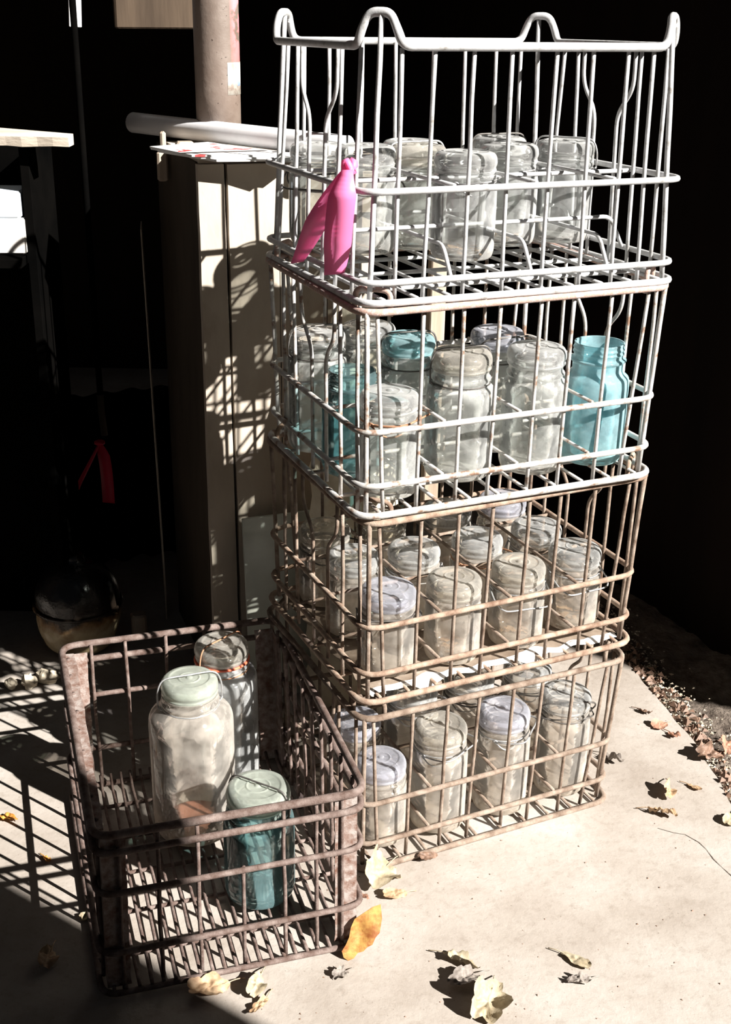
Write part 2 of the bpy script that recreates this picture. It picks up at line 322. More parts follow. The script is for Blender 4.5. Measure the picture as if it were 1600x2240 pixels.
def box_geo(c, s, bev=0.0):
    x, y, z = c; a, b, d = s[0] / 2, s[1] / 2, s[2] / 2
    if bev <= 0:
        V = [(x + i * a, y + j * b, z + k * d) for k in (-1, 1) for j in (-1, 1) for i in (-1, 1)]
        return V, [(0, 2, 3, 1), (4, 5, 7, 6), (0, 1, 5, 4), (2, 6, 7, 3), (0, 4, 6, 2), (1, 3, 7, 5)]
    bev = min(bev, a * .9, b * .9, d * .9); V = []
    prof = [(-d, bev), (-d + bev, 0), (d - bev, 0), (d, bev)]
    for z0, ins in prof:
        A, B = a - ins, b - ins
        V += [(x - A + bev, y - B, z + z0), (x + A - bev, y - B, z + z0), (x + A, y - B + bev, z + z0), (x + A, y + B - bev, z + z0),
              (x + A - bev, y + B, z + z0), (x - A + bev, y + B, z + z0), (x - A, y + B - bev, z + z0), (x - A, y - B + bev, z + z0)]
    Fc = [tuple(range(7, -1, -1)), tuple(range(24, 32))]
    for i in range(3):
        for k in range(8): k2 = (k + 1) % 8; Fc.append((i * 8 + k, i * 8 + k2, (i + 1) * 8 + k2, (i + 1) * 8 + k))
    return V, Fc
def box(name, c, s, mat, parent=None, bev=0.002, loc=(0, 0, 0), rot=(0, 0, 0)):
    v, f = box_geo(c, s, bev); return mesh_obj(name, v, f, mat, parent, False, loc, rot)
def lathe_geo(prof, seg=40, wob=0.0, ph=0.0):
    V = []; Fc = []; n = len(prof)
    for i, (r, z) in enumerate(prof):
        for k in range(seg):
            a = 2 * PI * k / seg
            rr = r * (1 + wob * noise.noise(Vector((math.cos(a) * 1.3 + ph, math.sin(a) * 1.3, z * 20))))
            V.append((rr * math.cos(a), rr * math.sin(a), z))
    for i in range(n - 1):
        for k in range(seg):
            k2 = (k + 1) % seg; a, b = i * seg, (i + 1) * seg
            Fc.append((a + k, a + k2, b + k2, b + k))
    if prof[0][0] < 0.003: Fc.append(tuple(range(seg - 1, -1, -1)))
    if prof[-1][0] < 0.003: Fc.append(tuple((n - 1) * seg + k for k in range(seg)))
    return V, Fc
def smooth_prof(p, n=3):
    q = [p[0]]
    for i in range(1, len(p) - 1):
        a, b, c = p[i - 1], p[i], p[i + 1]
        la = math.hypot(a[0] - b[0], a[1] - b[1]); lc = math.hypot(c[0] - b[0], c[1] - b[1])
        k = min(la, lc) * 0.42
        if la < 1e-6 or lc < 1e-6: q.append(b); continue
        s = (b[0] + (a[0] - b[0]) * k / la, b[1] + (a[1] - b[1]) * k / la); e = (b[0] + (c[0] - b[0]) * k / lc, b[1] + (c[1] - b[1]) * k / lc)
        for j in range(n + 1):
            t = j / n
            q.append((s[0] * (1 - t) ** 2 + b[0] * 2 * t * (1 - t) + e[0] * t * t, s[1] * (1 - t) ** 2 + b[1] * 2 * t * (1 - t) + e[1] * t * t))
    q.append(p[-1]); return q
def prism(name, poly, z0, z1, mat, parent=None):
    n = len(poly); V = [(x, y, z0) for x, y in poly] + [(x, y, z1) for x, y in poly]
    Fc = [tuple(range(n - 1, -1, -1)), tuple(range(n, 2 * n))] + [(i, (i + 1) % n, n + (i + 1) % n, n + i) for i in range(n)]
    return mesh_obj(name, V, Fc, mat, parent)

# ------------------------------------------------------------------ the setting
EDGE = [(0.36, 4.2), (0.43, 2.75), (0.452, 2.45), (0.47, 2.32), (0.50, 2.18), (0.532, 2.07), (0.556, 1.965), (0.576, 1.877), (0.592, 1.77), (0.601, 1.66), (0.625, 1.5), (0.66, 1.3), (0.70, 0.9), (0.74, 0.2), (0.8, -1.5)]
e2 = []
for i in range(len(EDGE) - 1):
    a, b = Vector(EDGE[i]), Vector(EDGE[i + 1])
    for k in range(8):
        p = a.lerp(b, k / 8); e2.append((p.x + 0.008 * noise.noise(Vector((p.x * 20, p.y * 20, 0))), p.y))
slab = [(-1.6, 4.2)] + e2 + [(0.8, -1.5), (-3.5, -1.5), (-3.5, 4.2)]
def slab_floor():
    V = [(x, y, 0) for x, y in slab] ; n = len(V)
    V += [(x, y, -0.05) for x, y in slab]
    Fc = [tuple(range(n - 1, -1, -1))] + [(i, (i + 1) % n, n + (i + 1) % n, n + i) for i in range(n)]
    return mesh_obj('floor', V, Fc, M['concrete'])
structure(slab_floor())
# rough dirt beside the slab, ground everywhere else
gx0, gx1, gy0, gy1, gn = 0.38, 1.25, 0.2, 3.2, 150
V = []; Fc = []
for j in range(gn + 1):
    for i in range(gn + 1):
        x = gx0 + (gx1 - gx0) * i / gn; y = gy0 + (gy1 - gy0) * j / gn
        V.append((x, y, -0.022 + 0.016 * noise.noise(Vector((x * 9, y * 9, 1))) + 0.008 * noise.noise(Vector((x * 40, y * 40, 3)))))
for j in range(gn):
    for i in range(gn):
        a = j * (gn + 1) + i; Fc.append((a, a + 1, a + gn + 2, a + gn + 1))
structure(mesh_obj('floor_dirt', V, Fc, M['dirt'], None, True))
structure(mesh_obj('floor_ground', [(-12, -14, -0.055), (14, -14, -0.055), (14, 8, -0.055), (-12, 8, -0.055)], [(0, 1, 2, 3)], M['dirt']))
# shed walls and roof
def wall(name, a, b, h, t=0.06, mat='dark_wall'):
    a, b = Vector(a), Vector(b); d = (b - a); ln = d.length; ang = math.atan2(d.y, d.x); c = (a + b) / 2
    o = box(name, (0, 0, h / 2), (ln, t, h), M[mat], None, 0.0, (c.x, c.y, -0.05), (0, 0, ang)); structure(o); return o
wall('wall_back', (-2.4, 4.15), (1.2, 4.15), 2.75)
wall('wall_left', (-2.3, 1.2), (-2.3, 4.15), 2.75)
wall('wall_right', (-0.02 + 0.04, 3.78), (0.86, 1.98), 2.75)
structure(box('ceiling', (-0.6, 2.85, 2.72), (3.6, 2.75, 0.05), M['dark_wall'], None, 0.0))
# unseen walls added to cast the two shade edges (both behind / beside the viewer)
wall('wall_shade_right', (2.58, 0.72), (3.45, 2.02), 4.6)
wall('wall_shade_left', (0.36 + 1.47, -0.12), (0.62, -1.92), 3.2)
# hairline crack in the slab
crk = [gp(*p, z=0.0002) for p in ((1440, 1812), (1475, 1822), (1500, 1826), (1530, 1843), (1546, 1858), (1562, 1880), (1580, 1897), (1600, 1915), (1640, 1950))]
V = []; Fc = []
for i, p in enumerate(crk):
    w = 0.0004 * (1 + 0.6 * math.sin(i * 3)); V += [(p.x - w, p.y - w, 0.0006), (p.x + w, p.y + w, 0.0006)]
for i in range(len(crk) - 1): Fc.append((2 * i, 2 * i + 1, 2 * i + 3, 2 * i + 2))
structure(mesh_obj('floor_crack', V, Fc, M['dirt']))

# ------------------------------------------------------------------ wire crates
# x, y, yaw, z, tilt_x, tilt_y, W0, D0 (rim), W1, D1 (body), z mid, z lower, z base
CR = [
 (0.1203, 1.7377, 0.4470, -0.0311, 0.0075, 0.0057, 0.4555, 0.3741, 0.4470, 0.3633, 0.1472, 0.0777, 0.0355),
 (0.1272, 1.7367, 0.4424, 0.2695, 0.0094, -0.0048, 0.4572, 0.3726, 0.4528, 0.3656, 0.1403, 0.0674, 0.0254),
 (0.1272, 1.7239, 0.4103, 0.5472, -0.0004, -0.0028, 0.4533, 0.3715, 0.4493, 0.3648, 0.1422, 0.0691, 0.0292),
 (0.1283, 1.7303, 0.4064, 0.8452, -0.0164, 0.0033, 0.4392, 0.3642, 0.4544, 0.3743, 0.1368, 0.0293, 0.0051),
]
RIMZ = 0.297
FRONT = [(-0.45, -0.425), (-0.313, -0.318), (-0.187, -0.19), (-0.072, -0.083), (0.058, 0.053), (0.168, 0.16), (0.294, 0.29), (0.425, 0.387)]
FRONT3 = [(-0.405, -0.404), (-0.309, -0.321), (-0.193, -0.20), (-0.077, -0.079), (0.062, 0.0475), (0.18, 0.172), (0.2945, 0.2805), (0.379, 0.371)]
SIDE = [(0.31, 0.325, 0), (0.20, 0.187, 0), (0.115, 0.017, 1), (-0.22, -0.13, 1), (-0.268, -0.272, 0), (-0.425, -0.43, 0)]
SIDE3 = [(0.30, 0.38, 0), (0.20, 0.187, 0), (0.155, 0.063, 1), (-0.19, -0.088, 1), (-0.226, -0.21, 0), (-0.385, -0.36, 0)]
def rect(W, D, z, rad=0.032):
    return smooth_path([(-W / 2, -D / 2, z), (W / 2, -D / 2, z), (W / 2, D / 2, z), (-W / 2, D / 2, z)], rad, 6, True)
def subdiv(pts, step=0.02):
    out = []
    for i in range(len(pts) - 1):
        a, b = Vector(pts[i]), Vector(pts[i + 1]); n = max(1, int((b - a).length / step))
        for k in range(n): out.append(a.lerp(b, k / n))
    out.append(Vector(pts[-1])); return out
def jit(pts, amp=0.0008, sd=0.0):
    return [p + Vector((noise.noise(p * 13 + Vector((sd, 0, 0))), noise.noise(p * 13 + Vector((0, sd, 5))), 0)) * amp for p in pts]
crates = []
def make_crate(i, label, mats, hump):
    x, y, yaw, zo, tx, ty, W0, D0, W1, D1, zm, zl, zb = CR[i]
    t = thing('wire_crate', label, 'crate', (x, y, zo), (tx, ty, yaw), 'wire milk crates in the stack')
    rimM, railM, upM = (M[k] for k in mats)
    rr, ru = 0.0041, 0.0028
    h = RIMZ
    # ---- top rim, with a raised stacking lug cutting each corner
    def corner(cx, cy):
        k = hump; a = 0.040; q = 0.016
        sx = -1 if cx > 0 else 1; sy = -1 if cy > 0 else 1
        P1 = Vector((cx + sx * a, cy, h)); P2 = Vector((cx, cy + sy * a, h))
        A = P1 + Vector((-sx * 0.007, sy * 0.003, k * 0.55)); B = P2 + Vector((sx * 0.003, -sy * 0.007, k * 0.55))
        T1 = Vector((cx + sx * (q + 0.012), cy + sy * (q - 0.006), h + k)); T2 = Vector((cx + sx * (q - 0.006), cy + sy * (q + 0.012), h + k))
        return P1, A, T1, T2, B, P2
    w, d = W0 / 2, D0 / 2
    if hump > 0.03:
        c = [corner(-w, -d), corner(w, -d), corner(w, d), corner(-w, d)]
        path = list(reversed(c[0])) + list(c[1]) + list(reversed(c[2])) + list(c[3])
        tube('top_rim', subdiv(smooth_path(path, 0.014, 5, True), 0.05), 0.0053, rimM, t, True, 10, 0.08)
    else:
        tube('top_rim', rect(W0, D0, h), 0.0048, rimM, t, True, 10, 0.08)
        for cx, cy in ((-w, -d), (w, -d), (w, d), (-w, d)):
            sx = -1 if cx > 0 else 1; sy = -1 if cy > 0 else 1
            a = Vector((cx + sx * 0.040, cy + sy * 0.007, h)); b = Vector((cx + sx * 0.007, cy + sy * 0.040, h))
            up = Vector((0, 0, hump)); tube('stacking_lug', smooth_path([a - up * .3, a + up, b + up, b - up * .3], 0.011, 5), 0.0036, rimM, t, False, 8, 0.05)
    # ---- rails
    tube('rail', rect(W1, D1, zm), rr, railM, t, True, 8, 0.06)
    tube('rail', rect(W1, D1, zl), rr, railM, t, True, 8, 0.06)
    tube('base_rail', rect(W1 + (0.006 if i < 3 else 0.0), D1 + 0.006, zb), rr + 0.0006, railM, t, True, 8, 0.08)
    # ---- uprights (inside the rails)
    def rad(z, H0, H1):
        s = (z - zb) / (h - zb); return (H1 + (H0 - H1) * s) / 2 - rr - ru * 0.6
    zt, zz = h - 0.002, zb + 0.001
    sd = i * 3.7
    fr = FRONT3 if i == 3 else FRONT
    for ft, fb in fr:
        for s in (-1, 1):
            g = 1 if s < 0 else -1
            pts = [(g * ft * W0, s * rad(zt, D0, D1), zt), (g * fb * W1, s * rad(zz, D0, D1), zz)]
            tube('upright_wire', jit(subdiv(pts, 0.05), 0.0012, sd + ft * 9), ru, upM, t, False, 7, 0.08)
    for ft, fb, bend in (SIDE3 if i == 3 else SIDE):
        for s in (-1, 1):
            if bend:
                zb1, zb2 = 0.243, 0.208
                pts = smooth_path([(s * rad(zt, W0, W1), ft * D0, zt), (s * rad(zb1, W0, W1), ft * D0, zb1), (s * rad(zb2, W0, W1), fb * D1, zb2), (s * rad(zz, W0, W1), fb * D1, zz)], 0.018, 5)
            else:
                pts = subdiv([(s * rad(zt, W0, W1), ft * D0, zt), (s * rad(zz, W0, W1), fb * D1, zz)], 0.05)
            tube('upright_wire', jit(pts, 0.0012, sd + ft * 7), ru, upM, t, False, 7, 0.08)
    # corner uprights rise to the lugs
    for cx, cy in ((-1, -1), (1, -1), (1, 1), (-1, 1)):
        top = h + (hump * 0.93 if hump > 0.03 else 0)
        ins = 0.016 if hump > 0.03 else 0.005
        p0 = Vector((cx * (W0 / 2 - ins - .004), cy * (D0 / 2 - ins - .001), top)); p1 = Vector((cx * (W1 / 2 - .013), cy * (D1 / 2 - .013), zb))
        tube('corner_upright', jit(subdiv([p0, p1], 0.05), 0.001, sd), ru * 1.25, upM, t, False, 8, 0.08)
    # ---- floor wires
    iw = W1 / 2 - 0.004; idp = D1 / 2 - 0.001
    for k in range(10):
        xx = (-0.44 + 0.88 * k / 9) * W1
        tube('floor_wire', subdiv([(xx, -idp, zb + 0.003), (xx, idp, zb + 0.003)], 0.06), 0.0027, railM, t, False, 6, 0.05)
    for k in range(3):
        yy = (-0.26 + 0.26 * k) * D1
        tube('floor_cross_wire', subdiv([(-iw, yy, zb - 0.003), (iw, yy, zb - 0.003)], 0.06), 0.003, railM, t, False, 6, 0.05)
    # ---- bottle dividers
    for fx in (-0.25, 0.0, 0.25):
        xx = fx * W1 + 0.004
        tube('divider_wire', subdiv([(xx, -idp, zm + 0.004), (xx, idp, zm + 0.004)], 0.06), 0.0027, upM, t, False, 6, 0.05)
        zq = zl + (0.038 if i == 3 else 0.004)
        if i == 3: pts = smooth_path([(xx, -idp, zl), (xx - 0.002, -idp + 0.022, zq), (xx, idp - 0.022, zq), (xx, idp, zl)], 0.012, 4)
        else: pts = subdiv([(xx, -idp, zq), (xx, idp, zq)], 0.06)
        tube('divider_wire', pts, 0.0027, upM, t, False, 6, 0.05)
    for fy in (-0.167, 0.167):
        yy = fy * D1
        tube('divider_wire', subdiv([(-iw, yy, zm - 0.002), (iw, yy, zm - 0.002)], 0.06), 0.003, upM, t, False, 6, 0.05)
        zq = zl + (0.044 if i == 3 else -0.002)
        if i == 3: pts = smooth_path([(-iw, yy, zl), (-iw + 0.024, yy, zq), (iw - 0.024, yy, zq), (iw, yy, zl)], 0.012, 4)
        else: pts = subdiv([(-iw, yy, zq), (iw, yy, zq)], 0.06)
        tube('divider_wire', pts, 0.003, upM, t, False, 6, 0.05)
    crates.append(t); return t
make_crate(0, 'brown rusty wire crate standing on the concrete, lowest of the stack of four', ('rust_brown', 'rust_brown', 'rust_brown'), 0.020)
make_crate(1, 'rust-brown wire crate second from the ground, full of squat lidded jars', ('rust_tan', 'rust_tan', 'rust_brown'), 0.024)
make_crate(2, 'pale wire crate with pinkish rusted rim, third from the ground', ('rim_rust', 'galv_rust', 'galv_rust'), 0.024)
make_crate(3, 'bright galvanised wire crate with raised corner loops on top of the stack', ('galv', 'galv', 'galv'), 0.036)

# ------------------------------------------------------------------ the old crate on the floor
X5, Y5, YAW5 = -0.231, 1.494, 0.3075
W50, D50, W51, D51 = 0.342, 0.490, 0.352, 0.468
Z5 = [0.2625, 0.2352, 0.172, 0.076, 0.008]
def make_floor_crate():
    t = thing('wire_crate', 'dark rusty wire crate with sheet metal corner posts, standing before the stack', 'crate', (X5, Y5, 0), (0, 0, YAW5))
    md = M['rust_dark']
    def WD(z):
        s = (z - 0.008) / (0.2545); return W51 + (W50 - W51) * s, D51 + (D50 - D51) * s
    for k, z in enumerate(Z5):
        w, d = WD(z)
        tube('top_rim' if k == 0 else ('base_rail' if k == 4 else 'rail'), rect(w, d, z, 0.026), (0.0054, 0.0048, 0.0041, 0.0041, 0.0042)[k], md, t, True, 10, 0.12)
    def up(p, q, r=0.0028): tube('upright_wire', jit(subdiv([p, q], 0.03), 0.0018, p[0] * 9 + p[1] * 5), r, md, t, False, 7, 0.14)
    for f, zt in ((-0.415, .262), (-0.275, .262), (-0.13, .262), (0.035, .172), (0.19, .262), (0.315, .262), (0.415, .262)):
        w, d = WD(zt); w2, d2 = WD(0.01)
        up((f * w, -d / 2 + 0.007, zt), (f * w2, -d2 / 2 + 0.006, 0.008))
    for f in (-0.37, -0.215, -0.03, 0.15, 0.32):
        w, d = WD(.26); up((f * w, d / 2 - 0.007, .262), (f * w, D51 / 2 - 0.006, 0.008))
    for s in (-1, 1):
        for k in range(9):
            f = -0.42 + 0.84 * k / 8
            w, d = WD(.26); up((s * (w / 2 - 0.007), f * d, .262), (s * (W51 / 2 - 0.006), f * D51, 0.008))
    for k in range(21):
        xx = (-0.455 + 0.91 * k / 20) * W51
        tube('floor_wire', jit(subdiv([(xx, -D51 / 2, 0.0135), (xx, D51 / 2 - 0.03, 0.0135), (xx, D51 / 2 - 0.004, 0.028)], 0.03), 0.002, k), 0.0026, md, t, False, 6, 0.12)
    for k in range(5):
        yy = (-0.36 + 0.18 * k) * D51
        tube('floor_cross_wire', subdiv([(-W51 / 2, yy, 0.0088), (W51 / 2, yy, 0.0088)], 0.05), 0.0032, md, t, False, 6, 0.1)
    # L-section corner posts of rusted sheet
    for cx, cy in ((-1, -1), (1, -1), (1, 1), (-1, 1)):
        wL = 0.030; th = 0.0018; mb = MB(); n = 16
        ring = []
        for j in range(n + 1):
            z = 0.012 + (0.252 - 0.012) * j / n; w, d = WD(z)
            ex = cx * (w / 2 - 0.0085); ey = cy * (d / 2 - 0.0085)
            a = wL * (1 + 0.07 * noise.noise(Vector((z * 50, cx, cy)))); b = wL * (1 + 0.07 * noise.noise(Vector((z * 60, cx + 4, cy))))
            ring.append([(ex - cx * a, ey, z), (ex, ey, z), (ex, ey - cy * b, z), (ex - cx * th, ey - cy * b, z), (ex - cx * th, ey - cy * th, z), (ex - cx * a, ey - cy * th, z)])
        V = [p for r_ in ring for p in r_]; Fc = []
        for j in range(n):
            for q in range(6): q2 = (q + 1) % 6; Fc.append((j * 6 + q, j * 6 + q2, (j + 1) * 6 + q2, (j + 1) * 6 + q))
        Fc += [(0, 1, 4, 5), (1, 2, 3, 4), (n * 6, n * 6 + 5, n * 6 + 4, n * 6 + 1), (n * 6 + 1, n * 6 + 4, n * 6 + 3, n * 6 + 2)]
        mesh_obj('corner_post', V, Fc, M['post'], t)
    # flat strap under the left-hand rim
    V = []; Fc = []; n = 24
    for j in range(n + 1):
        yy = -D50 / 2 + 0.02 + (D50 - 0.04) * j / n; wv = 0.014 + 0.0035 * noise.noise(Vector((yy * 25, 2, 0))) + 0.004 * j / n
        xo = -W50 / 2 + 0.001
        V += [(xo, yy, 0.2600), (xo + wv, yy, 0.2590), (xo + wv, yy, 0.2572), (xo, yy, 0.2580)]
    for j in range(n):
        for q in range(4): q2 = (q + 1) % 4; Fc.append((j * 4 + q, j * 4 + q2, (j + 1) * 4 + q2, (j + 1) * 4 + q))
    Fc += [(0, 1, 2, 3), (n * 4 + 3, n * 4 + 2, n * 4 + 1, n * 4)]
    mesh_obj('rim_strap', V, Fc, M['post'], t)
    return t
make_floor_crate()

# ------------------------------------------------------------------ jars
def body_profile(R, H, neck, open_mouth=False, bead=True):
    nb = R * neck
    zs = H - 0.030 if not open_mouth else H - 0.026          # seat of the lid / base of the thread
    sh = zs - (0.010 if neck > 0.85 else 0.016)                # bottom of the neck
    p = [(0.001, 0.006), (R * 0.70, 0.0045), (R * 0.80, 0.0005), (R * 0.93, 0.003), (R, 0.013), (R * 1.0, H * 0.35), (R, sh - (R - nb) * 1.0 - 0.006),
         (R * 0.97, sh - (R - nb) * 0.62), (nb + (R - nb) * 0.30, sh - 0.002), (nb, sh + 0.003)]
    if open_mouth:
        p += [(nb, zs - 0.002), (nb + 0.004, zs), (nb + 0.004, zs + 0.003), (nb - 0.001, zs + 0.005), (nb - 0.001, zs + 0.010), (nb + 0.0012, zs + 0.012), (nb - 0.001, zs + 0.015),
              (nb + 0.0012, zs + 0.018), (nb - 0.001, zs + 0.021), (nb, H), (nb - 0.003, H), (nb - 0.003, zs)]
    else:
        p += [(nb + 0.003, sh + 0.006), (nb + 0.003, sh + 0.009), (nb, sh + 0.012), (nb, zs + 0.001), (nb + 0.002, zs + 0.004), (nb - 0.002, zs + 0.006), (nb - 0.004, zs + 0.004)]
    w = 0.0032                                                  # inner wall
    p += [(nb - w - 0.0012, zs - 0.002), (nb - w - 0.001, sh + 0.002), (R - w - (R - nb) * 0.45, sh - (R - nb) * 0.45 - 0.002), (R - w, sh - (R - nb) - 0.009), (R - w, H * 0.35), (R - w - 0.0005, 0.016), (R * 0.84, 0.0085), (R * 0.5, 0.0078), (0.001, 0.0088)]
    return smooth_prof(p, 3), nb, sh
def lid_profile(R, H, rl):
    z0 = H - 0.028
    p = [(0.001, z0 + 0.012), (rl * 0.60, z0 + 0.0125), (rl * 0.74, z0 + 0.010), (rl * 0.80, z0 + 0.002), (rl * 0.93, z0), (rl * 0.985, z0 + 0.004), (rl * 0.95, z0 + 0.007), (rl, z0 + 0.012), (rl * 0.985, z0 + 0.020), (rl * 0.90, z0 + 0.0255), (rl * 0.72, z0 + 0.0275),
         (rl * 0.66, z0 + 0.0262), (rl * 0.40, z0 + 0.0262), (rl * 0.36, z0 + 0.0275), (rl * 0.30, z0 + 0.0262), (rl * 0.12, z0 + 0.0265), (rl * 0.08, z0 + 0.0285), (0.001, z0 + 0.0290)]
    return smooth_prof(p, 3)
_cache = {}
def get_mesh(key, fn, mat):
    if key not in _cache:
        v, f = fn(); me = bpy.data.meshes.new(key[0]); me.from_pydata([tuple(q) for q in v], [], f)
        me.polygons.foreach_set('use_smooth', [True] * len(me.polygons)); me.materials.append(mat); me.update(); _cache[key] = me
    return _cache[key]
def part(name, key, fn, mat, parent, rot=(0, 0, 0), loc=(0, 0, 0)):
    o = bpy.data.objects.new(name, get_mesh(key, fn, mat)); C.objects.link(o); o.parent = parent; o.rotation_euler = rot; o.location = loc; return o
def make_jar(label, pos, R, H, neck=0.80, lidr=0.92, glass='clear', lid='lid_clear', bail=None, bailmat='bail', rz=0.0, group=None, gasket=False, debris=False, tilt=(0, 0), residue=False):
    opened = lid is None
    t = thing('glass_jar', label, 'jar', pos, (tilt[0], tilt[1], rz), group)
    prof, nb, sh = body_profile(R, H, neck, opened)
    b = part('jar_body', ('jar_body', R, H, neck, opened, glass), lambda: lathe_geo(prof, 40, 0.008), G[glass], t)
    lido = None
    if lid:
        lido = part('jar_lid', ('jar_lid', R, H, lidr, lid), lambda: lathe_geo(lid_profile(R, H, R * lidr), 44), G[lid], t)
    if gasket:
        gz = H - 0.030
        part('rubber_gasket', ('gasket', R, H), lambda: tube_geo([(R * lidr * 0.97 * math.cos(a * PI / 16), R * lidr * 0.97 * math.sin(a * PI / 16), gz) for a in range(32)], 0.0022, True, 6), M['red_gasket'], lido)
    if bail:
        zn = sh + 0.0015; rw = nb + 0.0022
        ringp = [(rw * math.cos(a * PI / 16), rw * math.sin(a * PI / 16), zn) for a in range(32)]
        def ring():
            mb = MB(); mb.add(*tube_geo(ringp, 0.0011, True, 6))
            for s in (-1, 1):
                mb.add(*tube_geo([(s * (rw + 0.003) + 0.0025 * math.cos(a) * s, 0.0035 * math.sin(a), zn + 0.0032 * math.cos(a)) for a in [2 * PI * k / 10 for k in range(10)]], 0.0012, True, 6))
            return mb.v, mb.f
        part('neck_wire', ('neck_wire', R, H, neck, bailmat), ring, M[bailmat], t)
        pv = rw + 0.005; hh = H - zn + 0.0035
        ang = {'up': 0.0, 'half': 0.75, 'side': 1.45, 'down': 2.05}[bail]
        half = max(pv, R * lidr + 0.003)
        if bail != 'up': hh *= 1.12
        pts = smooth_path([(-pv, 0, 0), (-half - 0.001, 0, hh * 0.55), (-half * 0.86, 0, hh * 0.98), (-half * 0.4, 0, hh), (0, 0, hh * 0.985), (half * 0.4, 0, hh), (half * 0.86, 0, hh * 0.98), (half + 0.001, 0, hh * 0.55), (pv, 0, 0)], 0.012, 4)
        part('bail_wire', ('bail_wire', R, H, neck, bail, bailmat), lambda: tube_geo(pts, 0.00135, False, 6), M[bailmat], t, (ang, 0, 0), (0, 0, zn))
        if bail != 'up':  # slack lever loop below
            pts2 = smooth_path([(-pv, 0, 0), (-pv * 1.02, 0, 0.018), (-pv * .6, 0, 0.030), (pv * .6, 0, 0.030), (pv * 1.02, 0, 0.018), (pv, 0, 0)], 0.014, 4)
            part('lever_wire', ('lever_wire', R, H, neck, bailmat), lambda: tube_geo(pts2, 0.0012, False, 6), M[bailmat], t, (ang + 0.75, 0, 0), (0, 0, zn))
    if residue:
        part('rusty_residue', ('residue', R), lambda: lathe_geo(smooth_prof([(0.001, 0.0075), (R * 0.6, 0.0078), (R * 0.74, 0.009), (R * 0.78, 0.011), (R * 0.70, 0.0112), (R * 0.55, 0.0100), (0.001, 0.0095)], 2), 36), M['residue'], t)
    if debris:
        rnd = random.Random(int(pos[0] * 1000)); mb = MB()
        for _ in range(26):
            r = R * 0.78 * math.sqrt(rnd.random()); a = rnd.random() * 6.28; c = Vector((r * math.cos(a), r * math.sin(a), 0.0085 + rnd.random() * 0.004)); s = 0.004 + 0.005 * rnd.random(); q = rnd.random() * 3
            u = Vector((math.cos(q), math.sin(q), rnd.uniform(-.3, .3))) * s; w = Vector((-math.sin(q), math.cos(q), rnd.uniform(-.3, .3))) * s * 0.5
            up = Vector((0, 0, 0.0006))
            mb.add([c - u - w, c + u - w * .4, c + u * .7 + w, c - u * .5 + w, c - u - w + up, c + u - w * .4 + up, c + u * .7 + w + up, c - u * .5 + w + up], [(0, 3, 2, 1), (4, 5, 6, 7), (0, 1, 5, 4), (1, 2, 6, 5), (2, 3, 7, 6), (3, 0, 4, 7)])
        d = mesh_obj('dry_debris', mb.v, mb.f, M['leaf_tan'], t); d['kind'] = 'stuff'
    return t
def in_crate(i, lx, ly, lz):
    x, y, yaw, zo, tx, ty = CR[i][:6]
    m = Matrix.Translation((x, y, zo)) @ Matrix.LocRotScale(None, __import__('mathutils').Euler((tx, ty, yaw)), None)
    return m @ Vector((lx, ly, lz))
def fz(i): return CR[i][12] + 0.0062
def cj(i, lx, ly, label, R, H, **k):
    make_jar(label, in_crate(i, lx, ly, fz(i) + k.pop('dz', 0)), R, H, **k)
PT = dict(neck=0.90, lidr=0.99)
# --- top crate (pints)
g3 = 'jars in the top crate'
o3 = dict(group=g3, dz=0.0165, neck=0.90, lidr=0.97)
cj(3, -0.028, -0.054, 'clear jar nearest the front in the top crate, wire clip hanging at its right', 0.0435, 0.140, glass='clean', bail='side', rz=1.25, debris=True, **o3)
cj(3, -0.052, 0.046, 'jar with brownish film under its lid, behind the front jar of the top crate', 0.0435, 0.140, glass='clear', lid='lid_dusty', bail='up', rz=0.5, **o3)
cj(3, -0.135, 0.030, 'clear glass jar in the top crate partly hidden by the pink ribbon', 0.0425, 0.143, glass='clear', bail='down', rz=0.6, bailmat='bail_dark', debris=True, **o3)
cj(3, -0.165, 0.128, 'clear glass jar in the back left corner of the top crate', 0.0420, 0.138, glass='clear', bail='down', rz=-0.3, bailmat='bail_dark', **o3)
cj(3, -0.020, 0.135, 'clear jar in the back row of the top crate, behind the one with brownish film', 0.0430, 0.138, glass='clear', **o3)
cj(3, 0.084, 0.030, 'clear glass jar in the top crate right of centre, its wire folded forward', 0.0430, 0.140, glass='clean', bail='side', rz=0.9, debris=True, **o3)
cj(3, 0.175, 0.030, 'clear jar at the right end of the top crate, wire bail up over its lid', 0.0435, 0.142, glass='clean', bail='up', rz=-0.40, **o3)
cj(3, 0.122, 0.130, 'clear jar with dark wire at the back right of the top crate', 0.0430, 0.140, glass='clear', bail='up', rz=0.35, bailmat='bail_dark', **o3)
# --- third crate (quarts, blue-green jars)
g2 = 'jars in the third crate'
o2 = dict(group=g2, dz=-0.006)
cj(2, -0.156, -0.112, 'small clear jar with rusty neck wire, front left of the third crate', 0.0415, 0.145, glass='clear', lid='lid_clear', bail='side', bailmat='bail_rust', rz=1.0, neck=0.88, lidr=0.97, **o2)
cj(2, -0.035, -0.083, 'tall clear jar with cream-coloured glass lid and wire bail up, in the third crate', 0.0480, 0.180, glass='clear', lid='lid_dusty', bail='up', bailmat='bail_dark', rz=0.35, neck=0.80, lidr=0.88, **o2)
cj(2, 0.074, -0.098, 'tall clear jar between the cream-lidded jar and the open blue jar', 0.0450, 0.180, glass='clear', lid='lid_clear', bail=None, neck=0.84, lidr=0.93, **o2)
cj(2, 0.176, -0.098, 'tall open blue-green jar without lid at the right end of the third crate', 0.0470, 0.175, glass='aqua', lid=None, neck=0.76, **o2)
